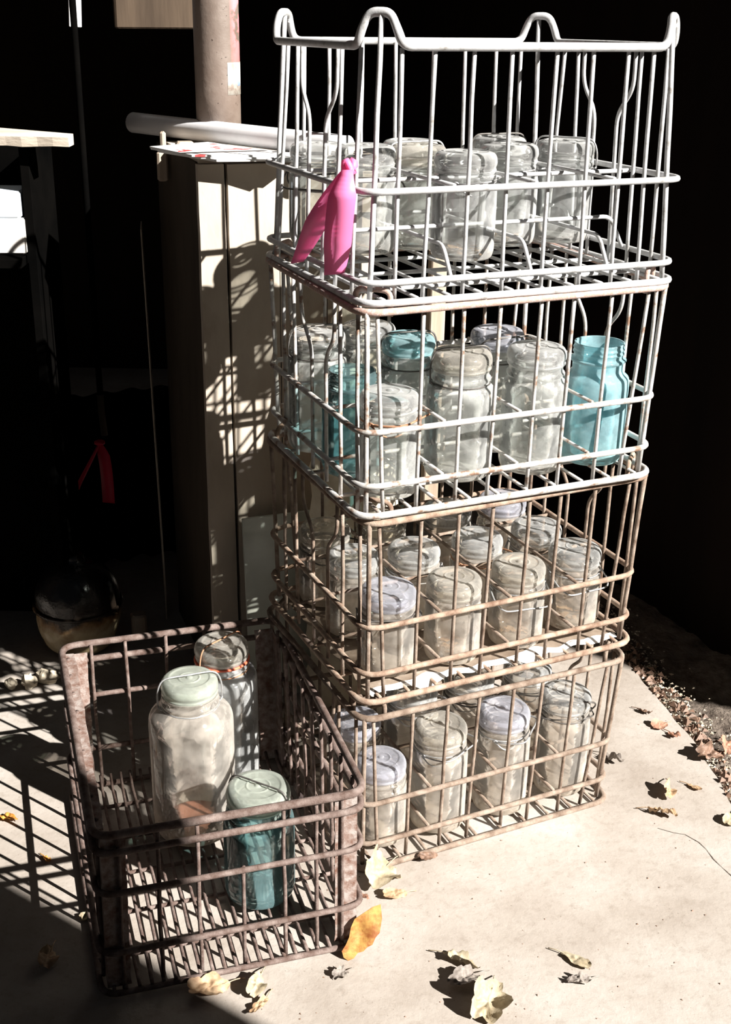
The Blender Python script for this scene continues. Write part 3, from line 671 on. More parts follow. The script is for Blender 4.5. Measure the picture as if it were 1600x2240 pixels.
cj(2, 0.068, 0.004, 'clear jar with pale violet lid in the middle row of the third crate', 0.0450, 0.180, glass='clear', lid='lid_violet', neck=0.80, lidr=0.88, bail='half', bailmat='bail_dark', rz=0.4, **o2)
cj(2, -0.068, 0.018, 'jar with blue-green lid and dark wire bail in the third crate', 0.0450, 0.180, glass='clear', lid='lid_aqua', neck=0.80, lidr=0.86, bail='up', bailmat='bail_dark', rz=0.3, **o2)
cj(2, -0.090, 0.112, 'clear jar with ribbed lid in the back row of the third crate', 0.0450, 0.176, glass='clear', lid='lid_clear', neck=0.84, lidr=0.92, **o2)
cj(2, -0.178, 0.095, 'tall clear jar in the back left corner of the third crate', 0.0440, 0.180, glass='clear', lid='lid_clear', neck=0.86, lidr=0.94, bail='up', bailmat='bail_dark', rz=0.5, **o2)
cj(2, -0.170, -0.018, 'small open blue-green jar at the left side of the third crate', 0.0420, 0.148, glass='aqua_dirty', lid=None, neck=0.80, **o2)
# --- second crate (12 squat pints)
g1 = 'squat jars in the second crate'
rows = [
 (-0.157, -0.114, 'lid_violet', 'side', 0.1, 'bail_dark', 'squat jar with pale violet lid, front left corner of the second crate'),
 (-0.055, -0.122, 'lid_dusty', None, 1.1, 'bail', 'squat jar second from left in the front row of the second crate'),
 (0.056, -0.118, 'lid_dusty', 'down', 0.3, 'bail', 'squat jar third from left in the front row of the second crate, wire hanging down'),
 (0.164, -0.105, 'lid_clear', 'down', 0.5, 'bail', 'squat jar at the right end of the front row of the second crate'),
 (-0.156, 0.008, 'lid_clear', None, 0.7, 'bail', 'squat jar at the left end of the middle row of the second crate'),
 (-0.060, -0.004, 'lid_clear', 'side', 0.2, 'bail', 'squat jar second from left in the middle row of the second crate'),
 (0.048, -0.008, 'lid_clear', 'side', 0.9, 'bail_rust', 'squat jar third from left in the middle row of the second crate'),
 (0.156, -0.008, 'lid_clear', 'down', -0.4, 'bail', 'squat jar at the right end of the middle row of the second crate'),
 (-0.155, 0.118, 'lid_dusty', 'side', 1.0, 'bail_dark', 'squat jar in the back left corner of the second crate'),
 (-0.060, 0.112, 'lid_dusty', None, 0.1, 'bail', 'squat jar second from left in the back row of the second crate'),
 (0.060, 0.112, 'lid_clear', 'side', 0.4, 'bail_dark', 'squat jar third from left in the back row of the second crate'),
 (0.165, 0.112, 'lid_violet', None, 0.2, 'bail', 'squat jar with pale violet lid, back right of the second crate'),
]
for k, (lx, ly, lid, bl, rz, bm, lb) in enumerate(rows):
    cj(1, lx, ly, lb, 0.0415, 0.130, glass='dusty', lid=lid, bail=bl, rz=rz, bailmat=bm, group=g1, neck=0.90, lidr=0.98, debris=(k in (1, 2, 3)), dz=0.002)
# --- bottom crate
g0 = 'jars in the bottom crate'
q = dict(group=g0)
cj(0, -0.160, -0.122, 'short jar with violet-grey lid at the front left corner of the bottom crate', 0.0400, 0.140, glass='dusty', lid='lid_violet', neck=0.90, lidr=0.97, **q)
cj(0, -0.062, -0.125, 'tall jar second from left in the front row of the bottom crate', 0.0440, 0.178, glass='dusty', lid='lid_dusty', bail='side', bailmat='bail', rz=0.9, neck=0.86, lidr=0.95, **q)
cj(0, 0.050, -0.125, 'tall jar with violet-tinted lid in the front row of the bottom crate', 0.0440, 0.178, glass='dusty', lid='lid_violet', bail='side', bailmat='bail', rz=1.2, neck=0.86, lidr=0.95, **q)
cj(0, 0.166, -0.122, 'tall clear-lidded jar, right end of the front row of the bottom crate', 0.0430, 0.178, glass='dusty', lid='lid_clear', bail='half', bailmat='bail_dark', rz=0.1, neck=0.86, lidr=0.97, **q)
cj(0, -0.146, -0.006, 'short bluish-lidded jar, left end of the middle row of the bottom crate', 0.0400, 0.140, glass='dusty', lid='lid_violet', neck=0.90, lidr=0.97, **q)
cj(0, -0.051, -0.010, 'tall jar second from left in the middle row of the bottom crate', 0.0440, 0.178, glass='dusty', lid='lid_clear', bail='side', rz=1.0, neck=0.86, lidr=0.95, **q)
cj(0, 0.054, -0.010, 'tall jar third from left in the middle row of the bottom crate', 0.0440, 0.178, glass='dusty', lid='lid_clear', bail='side', rz=0.8, bailmat='bail_dark', neck=0.86, lidr=0.95, **q)
cj(0, 0.166, -0.010, 'tall jar at the right end of the middle row of the bottom crate', 0.0430, 0.170, glass='dusty', lid='lid_clear', bail='side', rz=1.1, neck=0.86, lidr=0.95, **q)
# --- in the floor crate
def c5(lx, ly, z):
    c, s = math.cos(YAW5), math.sin(YAW5); return Vector((X5 + lx * c - ly * s, Y5 + lx * s + ly * c, z))
make_jar('large dusty jar with greenish lid and wire bail, in the crate on the floor', c5(0.000, 0.074, 0.0165), 0.0630, 0.262, residue=True, neck=0.64, lidr=0.67, glass='dusty', lid='lid_milky', bail='up', bailmat='bail', rz=3.5)
make_jar('large jar with reddish rubber gasket under its lid, behind the other in the floor crate', c5(0.066, 0.168, 0.0165), 0.0545, 0.262, neck=0.72, lidr=0.78, glass='clean', lid='lid_dusty', bail='up', bailmat='bail_rust', rz=0.9, gasket=True)
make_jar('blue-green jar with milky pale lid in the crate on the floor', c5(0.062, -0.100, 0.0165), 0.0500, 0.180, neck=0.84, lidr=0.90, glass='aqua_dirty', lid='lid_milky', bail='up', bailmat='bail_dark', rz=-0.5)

# torn white paper lining the second crate
def paper_liner():
    x, y, yaw, zo, tx, ty = CR[1][:6]
    rnd = random.Random(4); V = []; Fc = []; nx, ny = 40, 24
    W, D = 0.425, 0.325
    for j in range(ny + 1):
        for i in range(nx + 1):
            u, v = i / nx, j / ny
            ex = 1 + 0.05 * noise.noise(Vector((v * 9, 3, 0))); ey = 1 + 0.05 * noise.noise(Vector((u * 14, 9, 0)))
            z = fz(1) - 0.0008 + 0.0007 * noise.noise(Vector((u * 20, v * 20, 0)))
            if False: z -= 0.007 * (2 - j) * max(0, noise.noise(Vector((u * 16, 0, 5))) + 0.3)
            V.append(((u - .5) * W * ex, (v - .5) * D * ey, z))
    for j in range(ny):
        for i in range(nx): a = j * (nx + 1) + i; Fc.append((a, a + 1, a + nx + 2, a + nx + 1))
    n = len(V); V += [(a, b, c + 0.0006) for a, b, c in V]; Fc += [tuple(n + i for i in reversed(f)) for f in list(Fc)]
    o = mesh_obj('paper_sheet', V, Fc, M['tan_paper'], None, True, (x, y, zo), (tx, ty, yaw))
    V = []; Fc = []; n = 120
    for i in range(n + 1):
        u = i / n; xx = (u - .5) * W * 0.985; a = max(0.0, noise.noise(Vector((u * 7, 2, 0))) * 3.0 - 0.12 + 0.25 * noise.noise(Vector((u * 33, 2, 0)))) ; b = noise.noise(Vector((u * 47, 4, 0)))
        yy = -D / 2 * (1 + 0.05 * noise.noise(Vector((u * 14, 9, 0)))); z = fz(1)
        V += [(xx, yy + 0.002 + 0.008 * min(1, a), z), (xx, yy + 0.001 - 0.005 * min(1, a), z - 0.001), (xx, yy - 0.007 - 0.005 * a, z - 0.003 - (0.008 + 0.004 * b) * a), (xx, yy - 0.0065 - 0.005 * a, z - 0.0025 - (0.008 + 0.004 * b) * a), (xx, yy + 0.0015 - 0.005 * min(1, a), z), (xx, yy + 0.002 + 0.008 * min(1, a), z + 0.0008)]
    for i in range(n):
        for q_ in range(6): q2 = (q_ + 1) % 6; Fc.append((i * 6 + q_, i * 6 + q2, (i + 1) * 6 + q2, (i + 1) * 6 + q_))
    mesh_obj('torn_edge', V, Fc, M['white_paper'], o, False)
    tag(o, 'torn white paper sheet under the squat jars of the second crate, ragged front edge', 'paper')
paper_liner()

# ------------------------------------------------------------------ pink ribbon tied to the top crate
def strip(mb, path, width, nrm_side, th=0.0006):
    """ribbon along path; nrm_side(t) gives the width direction"""
    n = len(path); V = []; Fc = []
    for i, p in enumerate(path):
        t = i / (n - 1); w = width(t); s = nrm_side(t).normalized()
        tn = (path[min(i + 1, n - 1)] - path[max(i - 1, 0)]).normalized(); nn = s.cross(tn).normalized() * th
        V += [p - s * w / 2 - nn, p + s * w / 2 - nn, p + s * w / 2 + nn, p - s * w / 2 + nn]
    for i in range(n - 1):
        for q in range(4): q2 = (q + 1) % 4; Fc.append((i * 4 + q, i * 4 + q2, (i + 1) * 4 + q2, (i + 1) * 4 + q))
    Fc += [(0, 3, 2, 1), ((n - 1) * 4, (n - 1) * 4 + 1, (n - 1) * 4 + 2, (n - 1) * 4 + 3)]
    mb.add(V, Fc)
def bez(pts, n=24):
    P = [Vector(p) for p in pts]; out = []
    for i in range(n + 1):
        t = i / n; Q = P[:]
        while len(Q) > 1: Q = [Q[k].lerp(Q[k + 1], t) for k in range(len(Q) - 1)]
        out.append(Q[0])
    return out
def make_ribbon():
    x, y, yaw = CR[3][:3]
    lx = Vector((math.cos(yaw), math.sin(yaw), 0)); ly = Vector((-math.sin(yaw), math.cos(yaw), 0))
    # points on the plane just outside the left side of the crate, near its front corner
    def onside(px, py, off):
        n = lx; p0 = Vector((x, y, 0)) - lx * (CR[3][8] / 2 + off); d = _ray(px, py); return EYE + d * ((p0 - EYE).dot(n) / d.dot(n))
    knot = onside(765, 368, 0.004)
    t = thing('plastic_ribbon', 'bright pink plastic ribbon knotted at the front left corner of the top crate', 'ribbon', knot)
    K = Vector(knot)
    side = (Vector((1, 0, 0)) * 0.96 + Vector((0, -0.25, 0)))
    def mk(name, pts, wf, sf):
        mb = MB(); strip(mb, [p - K for p in bez(pts)], wf, sf); mesh_obj(name, mb.v, mb.f, M['pink'], t, True)
    a1 = onside(757, 372, 0.010); a2 = onside(730, 420, 0.018); a3 = onside(688, 490, 0.030); a4 = onside(672, 540, 0.020); a5 = onside(650, 574, 0.020)
    mk('tail', [a1, a2, a3, a4, a5], lambda t: 0.015 + 0.030 * math.sin(min(1, t * 1.8) * PI * 0.5) * (1 - 0.72 * max(0, (t - .45) / .55)), lambda t: Vector((0.93, -0.3 - .4 * t, 0.30)))
    b1 = onside(760, 372, 0.014); b2 = onside(748, 430, 0.030); b3 = onside(738, 480, 0.026); b4 = onside(742, 550, 0.012); b5 = onside(731, 600, 0.012)
    mk('tail', [b1, b2, b3, b4, b5], lambda t: 0.014 + 0.020 * min(1, t * 4) * (1 - 0.45 * max(0, (t - .7) / .3)), lambda t: Vector((1, -0.35 + 0.5 * t, 0.06)))
    mb = MB(); mb.add(*tube_geo([Vector((0.006 * math.cos(a), 0.004 * math.sin(a), 0.007 * math.sin(a * 2) + 0.002)) for a in [2 * PI * k / 14 for k in range(14)]], 0.0042, True, 7))
    mesh_obj('knot', mb.v, mb.f, M['pink'], t, True)
make_ribbon()

# ------------------------------------------------------------------ cabinet behind the stack
CX0, CY0, CYAW, CHZ = -0.2735, 2.000, 0.36, 0.952
cab = thing('wooden_cabinet', 'old wooden cabinet with cream painted front boards standing behind the crates', 'cabinet', (CX0, CY0, 0), (0, 0, CYAW))
def cboard(name, x0, x1, z1, th=0.016, y0=0.0, mat='paint_board', skew=0.0):
    V = []; Fc = []; n = 26
    for j in range(n + 1):
        z = z1 * j / n; wv0 = 0.0012 * noise.noise(Vector((z * 14, x0 * 50, 0))); wv1 = 0.0012 * noise.noise(Vector((z * 14, x1 * 50, 4)))
        sk = skew * (1 - j / n)
        a, b = x0 + wv0 + sk * (0 if x0 < 0.01 else 1), x1 + wv1 + sk
        if j == n: z += 0.0
        V += [(a, y0, z), (b, y0, z), (b, y0 + th, z), (a, y0 + th, z)]
    for j in range(n):
        for q in range(4): q2 = (q + 1) % 4; Fc.append((j * 4 + q, j * 4 + q2, (j + 1) * 4 + q2, (j + 1) * 4 + q))
    Fc += [(3, 2, 1, 0), (n * 4, n * 4 + 1, n * 4 + 2, n * 4 + 3)]
    return mesh_obj(name, V, Fc, M[mat], cab)
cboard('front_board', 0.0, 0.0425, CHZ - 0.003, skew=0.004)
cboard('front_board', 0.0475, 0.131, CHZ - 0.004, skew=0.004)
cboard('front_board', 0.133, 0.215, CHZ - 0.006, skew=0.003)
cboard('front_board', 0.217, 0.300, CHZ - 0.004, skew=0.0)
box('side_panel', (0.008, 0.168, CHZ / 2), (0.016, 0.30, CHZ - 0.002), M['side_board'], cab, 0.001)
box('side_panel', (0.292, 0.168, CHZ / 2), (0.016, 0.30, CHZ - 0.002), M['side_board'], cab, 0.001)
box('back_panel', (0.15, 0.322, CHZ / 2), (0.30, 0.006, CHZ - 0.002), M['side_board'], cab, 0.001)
box('backing_board', (0.15, 0.022, CHZ / 2), (0.26, 0.008, CHZ - 0.01), M['shade_black'], cab, 0.001)
box('top_board', (0.152, 0.142, CHZ + 0.001), (0.296, 0.262, 0.008), M['plank'], cab, 0.001)
# splintered bits at the back left edge of the top
for (a, b, c, s) in ((-0.014, 0.21, CHZ - 0.03, (0.018, 0.012, 0.050)), (-0.006, 0.236, CHZ - 0.012, (0.010, 0.012, 0.075)), (0.02, 0.18, CHZ + 0.009, (0.03, 0.02, 0.010)), (0.03, 0.12, CHZ + 0.007, (0.05, 0.012, 0.005))):
    box('splintered_edge', (a, b, c), s, M['wood'], cab, 0.003)

# magazines on the cabinet
TOPZ = CHZ + 0.006
def flat_sheet(name, pix, z, th, mat, label, cat, group=None, curl=0.0):
    pts = [gp(px, py, z) for px, py in pix]; c = sum(pts, Vector()) / len(pts)
    n = len(pts); V = [(p.x - c.x, p.y - c.y, 0) for p in pts] + [(p.x - c.x, p.y - c.y, th) for p in pts]
    Fc = [tuple(range(n - 1, -1, -1)), tuple(range(n, 2 * n))] + [(i, (i + 1) % n, n + (i + 1) % n, n + i) for i in range(n)]
    o = mesh_obj(name, V, Fc, mat, None, False, (c.x, c.y, z)); return tag(o, label, cat, group)
flat_sheet('magazine', [(345, 333), (470, 354), (655, 352), (668, 342), (450, 321)], TOPZ, 0.0035, M['white_paper'], 'white folded paper at the bottom of the pile on the cabinet', 'magazine', 'papers on the cabinet')
flat_sheet('magazine', [(330, 327), (440, 347), (640, 349), (655, 338), (430, 317)], TOPZ + 0.0037, 0.0028, M['white_paper'], 'white paper in the middle of the pile on the cabinet', 'magazine', 'papers on the cabinet')
flat_sheet('magazine', [(328, 324), (420, 343), (610, 343), (590, 334), (455, 314)], TOPZ + 0.0067, 0.0028, M['mag'], 'white magazine with red cover print on top of the pile on the cabinet', 'magazine', 'papers on the cabinet')
# standing brown pipe
pb = gp(480, 300, TOPZ + 0.0098)
pipe = thing('standing_pipe', 'thick brown pipe standing on the cabinet with pink paint along its right side', 'pipe', pb)
PR = 0.0385
V, Fc = lathe_geo([(PR - 0.004, 0), (PR, 0), (PR, 0.08), (PR, 0.2), (PR, 0.45), (PR - 0.004, 0.45), (PR - 0.004, 0)], 48)
mesh_obj('pipe_wall', V, Fc, M['pipe'], pipe, True)
def band(name, a0, a1, z0, z1, mat):
    V = []; Fc = []; n = 14; r = PR + 0.0005
    for i in range(n + 1):
        a = a0 + (a1 - a0) * i / n; V += [(r * math.cos(a), r * math.sin(a), z0), (r * math.cos(a), r * math.sin(a), z1), ((r - .0004) * math.cos(a), (r - .0004) * math.sin(a), z1), ((r - .0004) * math.cos(a), (r - .0004) * math.sin(a), z0)]
    for i in range(n):
        for q in range(4): q2 = (q + 1) % 4; Fc.append((i * 4 + q, i * 4 + q2, (i + 1) * 4 + q2, (i + 1) * 4 + q))
    Fc += [(0, 1, 2, 3), (n * 4 + 3, n * 4 + 2, n * 4 + 1, n * 4)]
    return mesh_obj(name, V, Fc, mat, pipe, True)
stk = band('worn_sticker', -1.0, 0.25, 0.072, 0.124, M['label'])
PR2 = PR; PR += 0.0004; band('sticker_print', -0.42, -0.10, 0.086, 0.112, M['label_blue']).parent = stk; PR = PR2
# white roll lying behind it
ra = gp(292, 268, TOPZ + 0.022); rb = gp(760, 322, TOPZ + 0.022)
rd = (rb - ra); 
def roll_geo():
    n = 2; r = 0.0180
    pts = [ra + rd * (k / 12) - ra for k in range(13)]
    v, f = tube_geo(pts, r, False, 22); return v, f
v, f = roll_geo(); o = mesh_obj('rolled_vinyl', v, f, M['roll'], None, True, ra); tag(o, 'long white roll lying across the back of the cabinet behind the pipe', 'roll')

# thin board edge standing beside the cabinet, catching a sliver of sun
p = toy(338, 1000, 2.27)
tb = box('thin_board', (0, 0, 0.40), (0.0022, 0.09, 0.80), M['plank'], None, 0.0005, (p.x, p.y + 0.045, 0.0), (0.0, -0.012, 0.165))
tag(tb, 'thin upright board at the back left of the cabinet, its edge a bright sliver', 'board')
# pale frosted panel leaning on the cabinet
pf = toy(545, 1340, 1.955)
fp = box('frosted_sheet', (0.095, 0, 0.176), (0.19, 0.005, 0.352), M['frost'], None, 0.001, (pf.x, pf.y - 0.0, 0.0), (-0.10, 0.0, 0.36))
tag(fp, 'pale green frosted panel leaning against the cabinet behind the crates', 'panel')
# torn cream sack behind the crates
def sack():
    c = in_crate(2, -0.03, 0.30, 0); V = []; Fc = []; n, m = 30, 40
    for j in range(m + 1):
        z = 0.735 * j / m
        wd = 0.085 * (1 - 0.62 * max(0, (j / m - 0.5) / 0.5)) * (1 + 0.25 * noise.noise(Vector((j * .3, 0, 0))))
        for i in range(n):
            a = 2 * PI * i / n
            rx = wd * (1 + 0.18 * noise.noise(Vector((math.cos(a) * 2, math.sin(a) * 2, j * .25)))); ry = 0.045 * (1 - 0.4 * j / m) * (1 + 0.35 * noise.noise(Vector((math.cos(a) * 2 + 7, math.sin(a) * 2, j * .25))))
            zz = z + (0.03 * noise.noise(Vector((a * 2, 0, 3))) if j == m else 0)
            V.append((rx * math.cos(a), ry * math.sin(a), zz))
    for j in range(m):
        for i in range(n): i2 = (i + 1) % n; Fc.append((j * n + i, j * n + i2, (j + 1) * n + i2, (j + 1) * n + i))
    Fc += [tuple(range(n - 1, -1, -1)), tuple(m * n + i for i in range(n))]
    o = mesh_obj('paper_sack', V, Fc, M['cream_sack'], None, True, (c.x, c.y, 0), (0, 0, 0.4)); tag(o, 'crumpled cream paper sack standing behind the crates', 'sack')
sack()
gpst = in_crate(2, 0.145, 0.36, 0)
o = box('grey_post', (0, 0, 0.6), (0.028, 0.022, 1.0), M['wood'], None, 0.002, (gpst.x, gpst.y, -0.1), (0, 0, 0.3)); o.location.z = 0.0
for vtx in o.data.vertices: vtx.co.z = 0.0 if vtx.co.z < 0.5 else 0.80
tag(o, 'narrow grey wooden post standing behind the right half of the stack', 'post')

# ------------------------------------------------------------------ left side of the shed
# shelf unit, its panels coloured near-black in place of shade
s0 = toy(150, 300, 2.10)
shf = thing('shelf_unit', 'wooden shelf unit at the left edge with shade-black panels and a dusty top plank', 'shelf', (s0.x, s0.y, 0), (0, 0, 0.0))
zt = s0.z
V = []; n = 24; Fc = []
for i in range(n + 1):
    xx = -0.62 + 0.62 * i / n; e = 0.004 * noise.noise(Vector((xx * 30, 0, 0))); th = 0.0155 + 0.003 * noise.noise(Vector((xx * 22, 5, 0)))
    V += [(xx, -0.004 + e, zt), (xx, 0.030 - 0.55 * xx + 0.004, zt + 0.002), (xx, 0.030 - 0.55 * xx + 0.004, zt - th), (xx, e, zt - th)]
for i in range(n):
    for q_ in range(4): q2 = (q_ + 1) % 4; Fc.append((i * 4 + q_, i * 4 + q2, (i + 1) * 4 + q2, (i + 1) * 4 + q_))
Fc += [(0, 1, 2, 3), (n * 4 + 3, n * 4 + 2, n * 4 + 1, n * 4)]
mesh_obj('top_plank', V, Fc, M['plank'], shf)
zl_ = toy(60, 562, 2.10).z
box('side_panel', (-0.085, 0.11, (zt - 0.018) / 2), (0.016, 0.16, zt - 0.018), M['shade_black'], shf, 0.001)
box('side_panel', (-0.60, 0.11, (zt - 0.018) / 2), (0.016, 0.16, zt - 0.018), M['shade_black'], shf, 0.001)
box('shelf_board', (-0.345, 0.08, zl_ - 0.009), (0.505, 0.20, 0.016), M['shade_black'], shf, 0.001)
box('back_panel', (-0.345, 0.20, (zt - 0.02) / 2), (0.52, 0.008, zt - 0.02), M['shade_black'], shf, 0.001)
# white tin with pale blue lid on the shelf
pt = toy(-45, 556, 2.10)
tin = thing('white_box', 'white box with pale blue lid on the shelf at the left edge', 'box', (pt.x, pt.y + 0.01, zl_), (0, 0, 0.05))
box('box_body', (0, 0.05, 0.030), (0.150, 0.09, 0.060), M['white_tin'], tin, 0.003)
box('box_lid', (-0.002, 0.05, 0.082), (0.146, 0.092, 0.044), M['blue_lid'], tin, 0.004)
# hanging board, lath
pb_ = toy(346, 63, 2.55)
o = box('hanging_board', (0, 0, 0.0), (0.165, 0.02, 1.45), M['brown_board'], None, 0.003, (pb_.x, pb_.y, pb_.z + 0.725), (0, 0, 0.35)); tag(o, 'brown wooden board hanging from the roof left of the pipe', 'board')
pl_ = toy(160, 60, 2.5)
o = box('white_lath', (0, 0, 0.0), (0.023, 0.008, 1.40), M['roll'], None, 0.001, (pl_.x + 0.04, pl_.y, pl_.z + 0.70), (0, 0.05, 0.3)); tag(o, 'narrow white lath hanging in the dark at upper left', 'lath')
# black sheet added behind the tank in place of the shade there
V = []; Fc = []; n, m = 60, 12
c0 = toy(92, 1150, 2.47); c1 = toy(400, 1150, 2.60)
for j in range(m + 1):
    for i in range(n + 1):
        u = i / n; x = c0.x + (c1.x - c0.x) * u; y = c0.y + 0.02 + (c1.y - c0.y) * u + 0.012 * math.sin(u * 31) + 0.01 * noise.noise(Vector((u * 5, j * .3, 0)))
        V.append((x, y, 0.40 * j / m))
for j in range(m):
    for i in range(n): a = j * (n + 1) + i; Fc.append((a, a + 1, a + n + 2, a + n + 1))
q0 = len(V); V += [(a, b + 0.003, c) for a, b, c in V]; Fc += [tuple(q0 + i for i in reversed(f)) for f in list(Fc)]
tag(mesh_obj('shade_sheet', V, Fc, M['shade_black'], None, True), 'added black sheet standing in for shade behind the round tank', 'sheet')
# round tarry tank
tk = gp(160, 1452, 0.0)
pr = smooth_prof([(0.001, 0.0), (0.045, 0.0), (0.062, 0.012), (0.074, 0.05), (0.0765, 0.085), (0.072, 0.12), (0.058, 0.15), (0.036, 0.168), (0.018, 0.173), (0.016, 0.185), (0.001, 0.186)], 4)
tkb = thing('round_tank', 'black tarry round tank with rusty, painted-bright lower side on the floor at left', 'tank', (tk.x, tk.y + 0.075, 0.0), (0.0, 0, 0.2)); tkb.scale = (1.08, 1.08, 1.08)
v, f = lathe_geo(pr, 48, 0.05); mesh_obj('tank_body', v, f, M['tank'], tkb, True)
v, f = tube_geo([(0.0768 * math.cos(a * PI / 20), 0.0768 * math.sin(a * PI / 20), 0.088) for a in range(40)], 0.0035, True, 6, 0.2); mesh_obj('seam_band', v, f, M['tank'], tkb, True)
bl = gp(303, 1404, 0.0)
o = box('wood_block', (0, 0, 0.028), (0.030, 0.03, 0.056), M['wood'], None, 0.004, (bl.x, bl.y + 0.015, 0), (0, 0, 0.3)); tag(o, 'small wooden block standing right of the round tank', 'block')
# stones in front of the tank
rnd = random.Random(11)
def stone(px, py, s, label):
    c = gp(px, py, 0); V = []; Fc = []; n, m = 10, 6
    for j in range(m + 1):
        th = PI * j / m
        for i in range(n):
            a = 2 * PI * i / n; d = Vector((math.sin(th) * math.cos(a), math.sin(th) * math.sin(a), math.cos(th)))
            r = 1 + 0.5 * noise.noise(d * 1.7 + Vector((px, py, 0)))
            V.append((d.x * s[0] * r, d.y * s[1] * r, max(0, d.z * s[2] * r + s[2] * 0.7)))
    for j in range(m):
        for i in range(n): i2 = (i + 1) % n; Fc.append((j * n + i, (j + 1) * n + i, (j + 1) * n + i2, j * n + i2))
    o = mesh_obj('broken_stone', V, Fc, M['stone'], None, False, (c.x, c.y + s[1], 0)); tag(o, label, 'stone', 'stones by the tank')
stone(22, 1512, (0.011, 0.010, 0.013), 'small broken stone at the left edge by the dark shelf')
stone(62, 1510, (0.014, 0.012, 0.016), 'pale broken stone left of the larger one in front of the tank')
stone(100, 1500, (0.022, 0.014, 0.016), 'largest pale broken stone in front of the round tank')
# red ribbon on a rod in the dark
pr_ = toy(222, 900, 2.35)
hang = thing('hanging_rod', 'thin pale rod hanging in the dark at left above the red ribbon', 'rod', (pr_.x, pr_.y, pr_.z))
v, f = tube_geo([(0, 0, 1.95), (0, 0, 1.0), (0.0, 0, 0.0), (0.003, 0, -0.052)], 0.0062, False, 10); mesh_obj('rod', v, f, M['shade_black'], hang, True)  # upper rod coloured black in place of the shade hiding it
v, f = tube_geo([(0, 0, 0.035), (0, 0, 0.0), (0.003, 0, -0.050)], 0.0068, False, 10); mesh_obj('pale_tip', v, f, M['side_board'], hang, True)
kn = toy(218, 968, 2.34)
rib = thing('plastic_ribbon', 'dull red plastic ribbon hanging in the dark at left', 'ribbon', kn)
mb = MB(); strip(mb, [p - kn for p in bez([kn, toy(195, 1020, 2.33), toy(168, 1060, 2.32), toy(160, 1095, 2.32)])], lambda t: 0.006 + 0.010 * t * (1.6 - t), lambda t: Vector((0.9, -0.2, 0.3))); mesh_obj('tail', mb.v, mb.f, M['red_ribbon'], rib, True)
mb = MB(); strip(mb, [p - kn for p in bez([kn, toy(232, 1000, 2.33), toy(235, 1050, 2.32), toy(238, 1100, 2.32)])], lambda t: 0.008 + 0.018 * min(1, t * 4), lambda t: Vector((1, -0.2, 0.0))); mesh_obj('tail', mb.v, mb.f, M['red_ribbon'], rib, True)
mb = MB(); mb.add(*tube_geo([Vector((0.0075 * math.cos(a), 0.0075 * math.sin(a), 0)) for a in [2 * PI * k / 14 for k in range(14)]], 0.004, True, 6)); mesh_obj('knot', mb.v, mb.f, M['red_ribbon'], rib, True)

# ------------------------------------------------------------------ leaves on the ground
def make_leaf(label, px, py, size, mat, rz=0.0, curl=0.5, lobes=5, tilt=(0.1, 0.0), group='dry leaves on the ground', z=0.0, aspect=0.8, sd=1, stem=True):
    c = gp(px, py, z); rnd = random.Random(sd * 77 + int(px))
    t = thing('dry_leaf', label, 'leaf', (c.x, c.y, z), (0, 0, rz), group)
    n = 44; rings = 7; V = []; Fc = []; ph = rnd.random() * 9
    R = Matrix.Rotation(tilt[0], 3, 'X') @ Matrix.Rotation(tilt[1], 3, 'Y')
    for j in range(rings + 1):
        k = j / rings
        for i in range(n):
            a = 2 * PI * i / n
            lob = (0.72 + 0.28 * abs(math.cos(lobes * a / 2)) ** 0.7) * (1 + 0.10 * noise.noise(Vector((math.cos(a) * 5 + ph, math.sin(a) * 5, 0))))
            r = size * 0.5 * k * lob
            x, y = r * math.cos(a), r * aspect * math.sin(a)
            zc = curl * (y * y) / size * 2.2 + 0.25 * curl * size * noise.noise(Vector((x / size * 3 + ph, y / size * 3, 1))) * k + 0.10 * size * curl * noise.noise(Vector((x / size * 9, y / size * 9, ph)))
            V.append(R @ Vector((x, y, zc)))
    for j in range(rings):
        for i in range(n): i2 = (i + 1) % n; Fc.append((j * n + i, (j + 1) * n + i, (j + 1) * n + i2, j * n + i2))
    mz = min(v.z for v in V); V = [(v.x, v.y, v.z - mz + 0.0004) for v in V]
    m = len(V); V += [(a, b, zz + 0.0005) for a, b, zz in V]; Fc = [tuple(reversed(f)) for f in Fc] + [tuple(m + i for i in f) for f in Fc]
    mesh_obj('blade', V, Fc, M[mat], t, True)
    if stem:
        z0 = V[n * 3][2]
        v, f = tube_geo(bez([(size * 0.2, 0, z0), (size * 0.5, 0, z0 + size * 0.05), (size * 0.65, size * 0.1, size * 0.12), (size * 0.85, size * 0.12, 0.002)], 10), 0.0008, False, 5); mesh_obj('stem', v, f, M[mat], t, True)
    return t
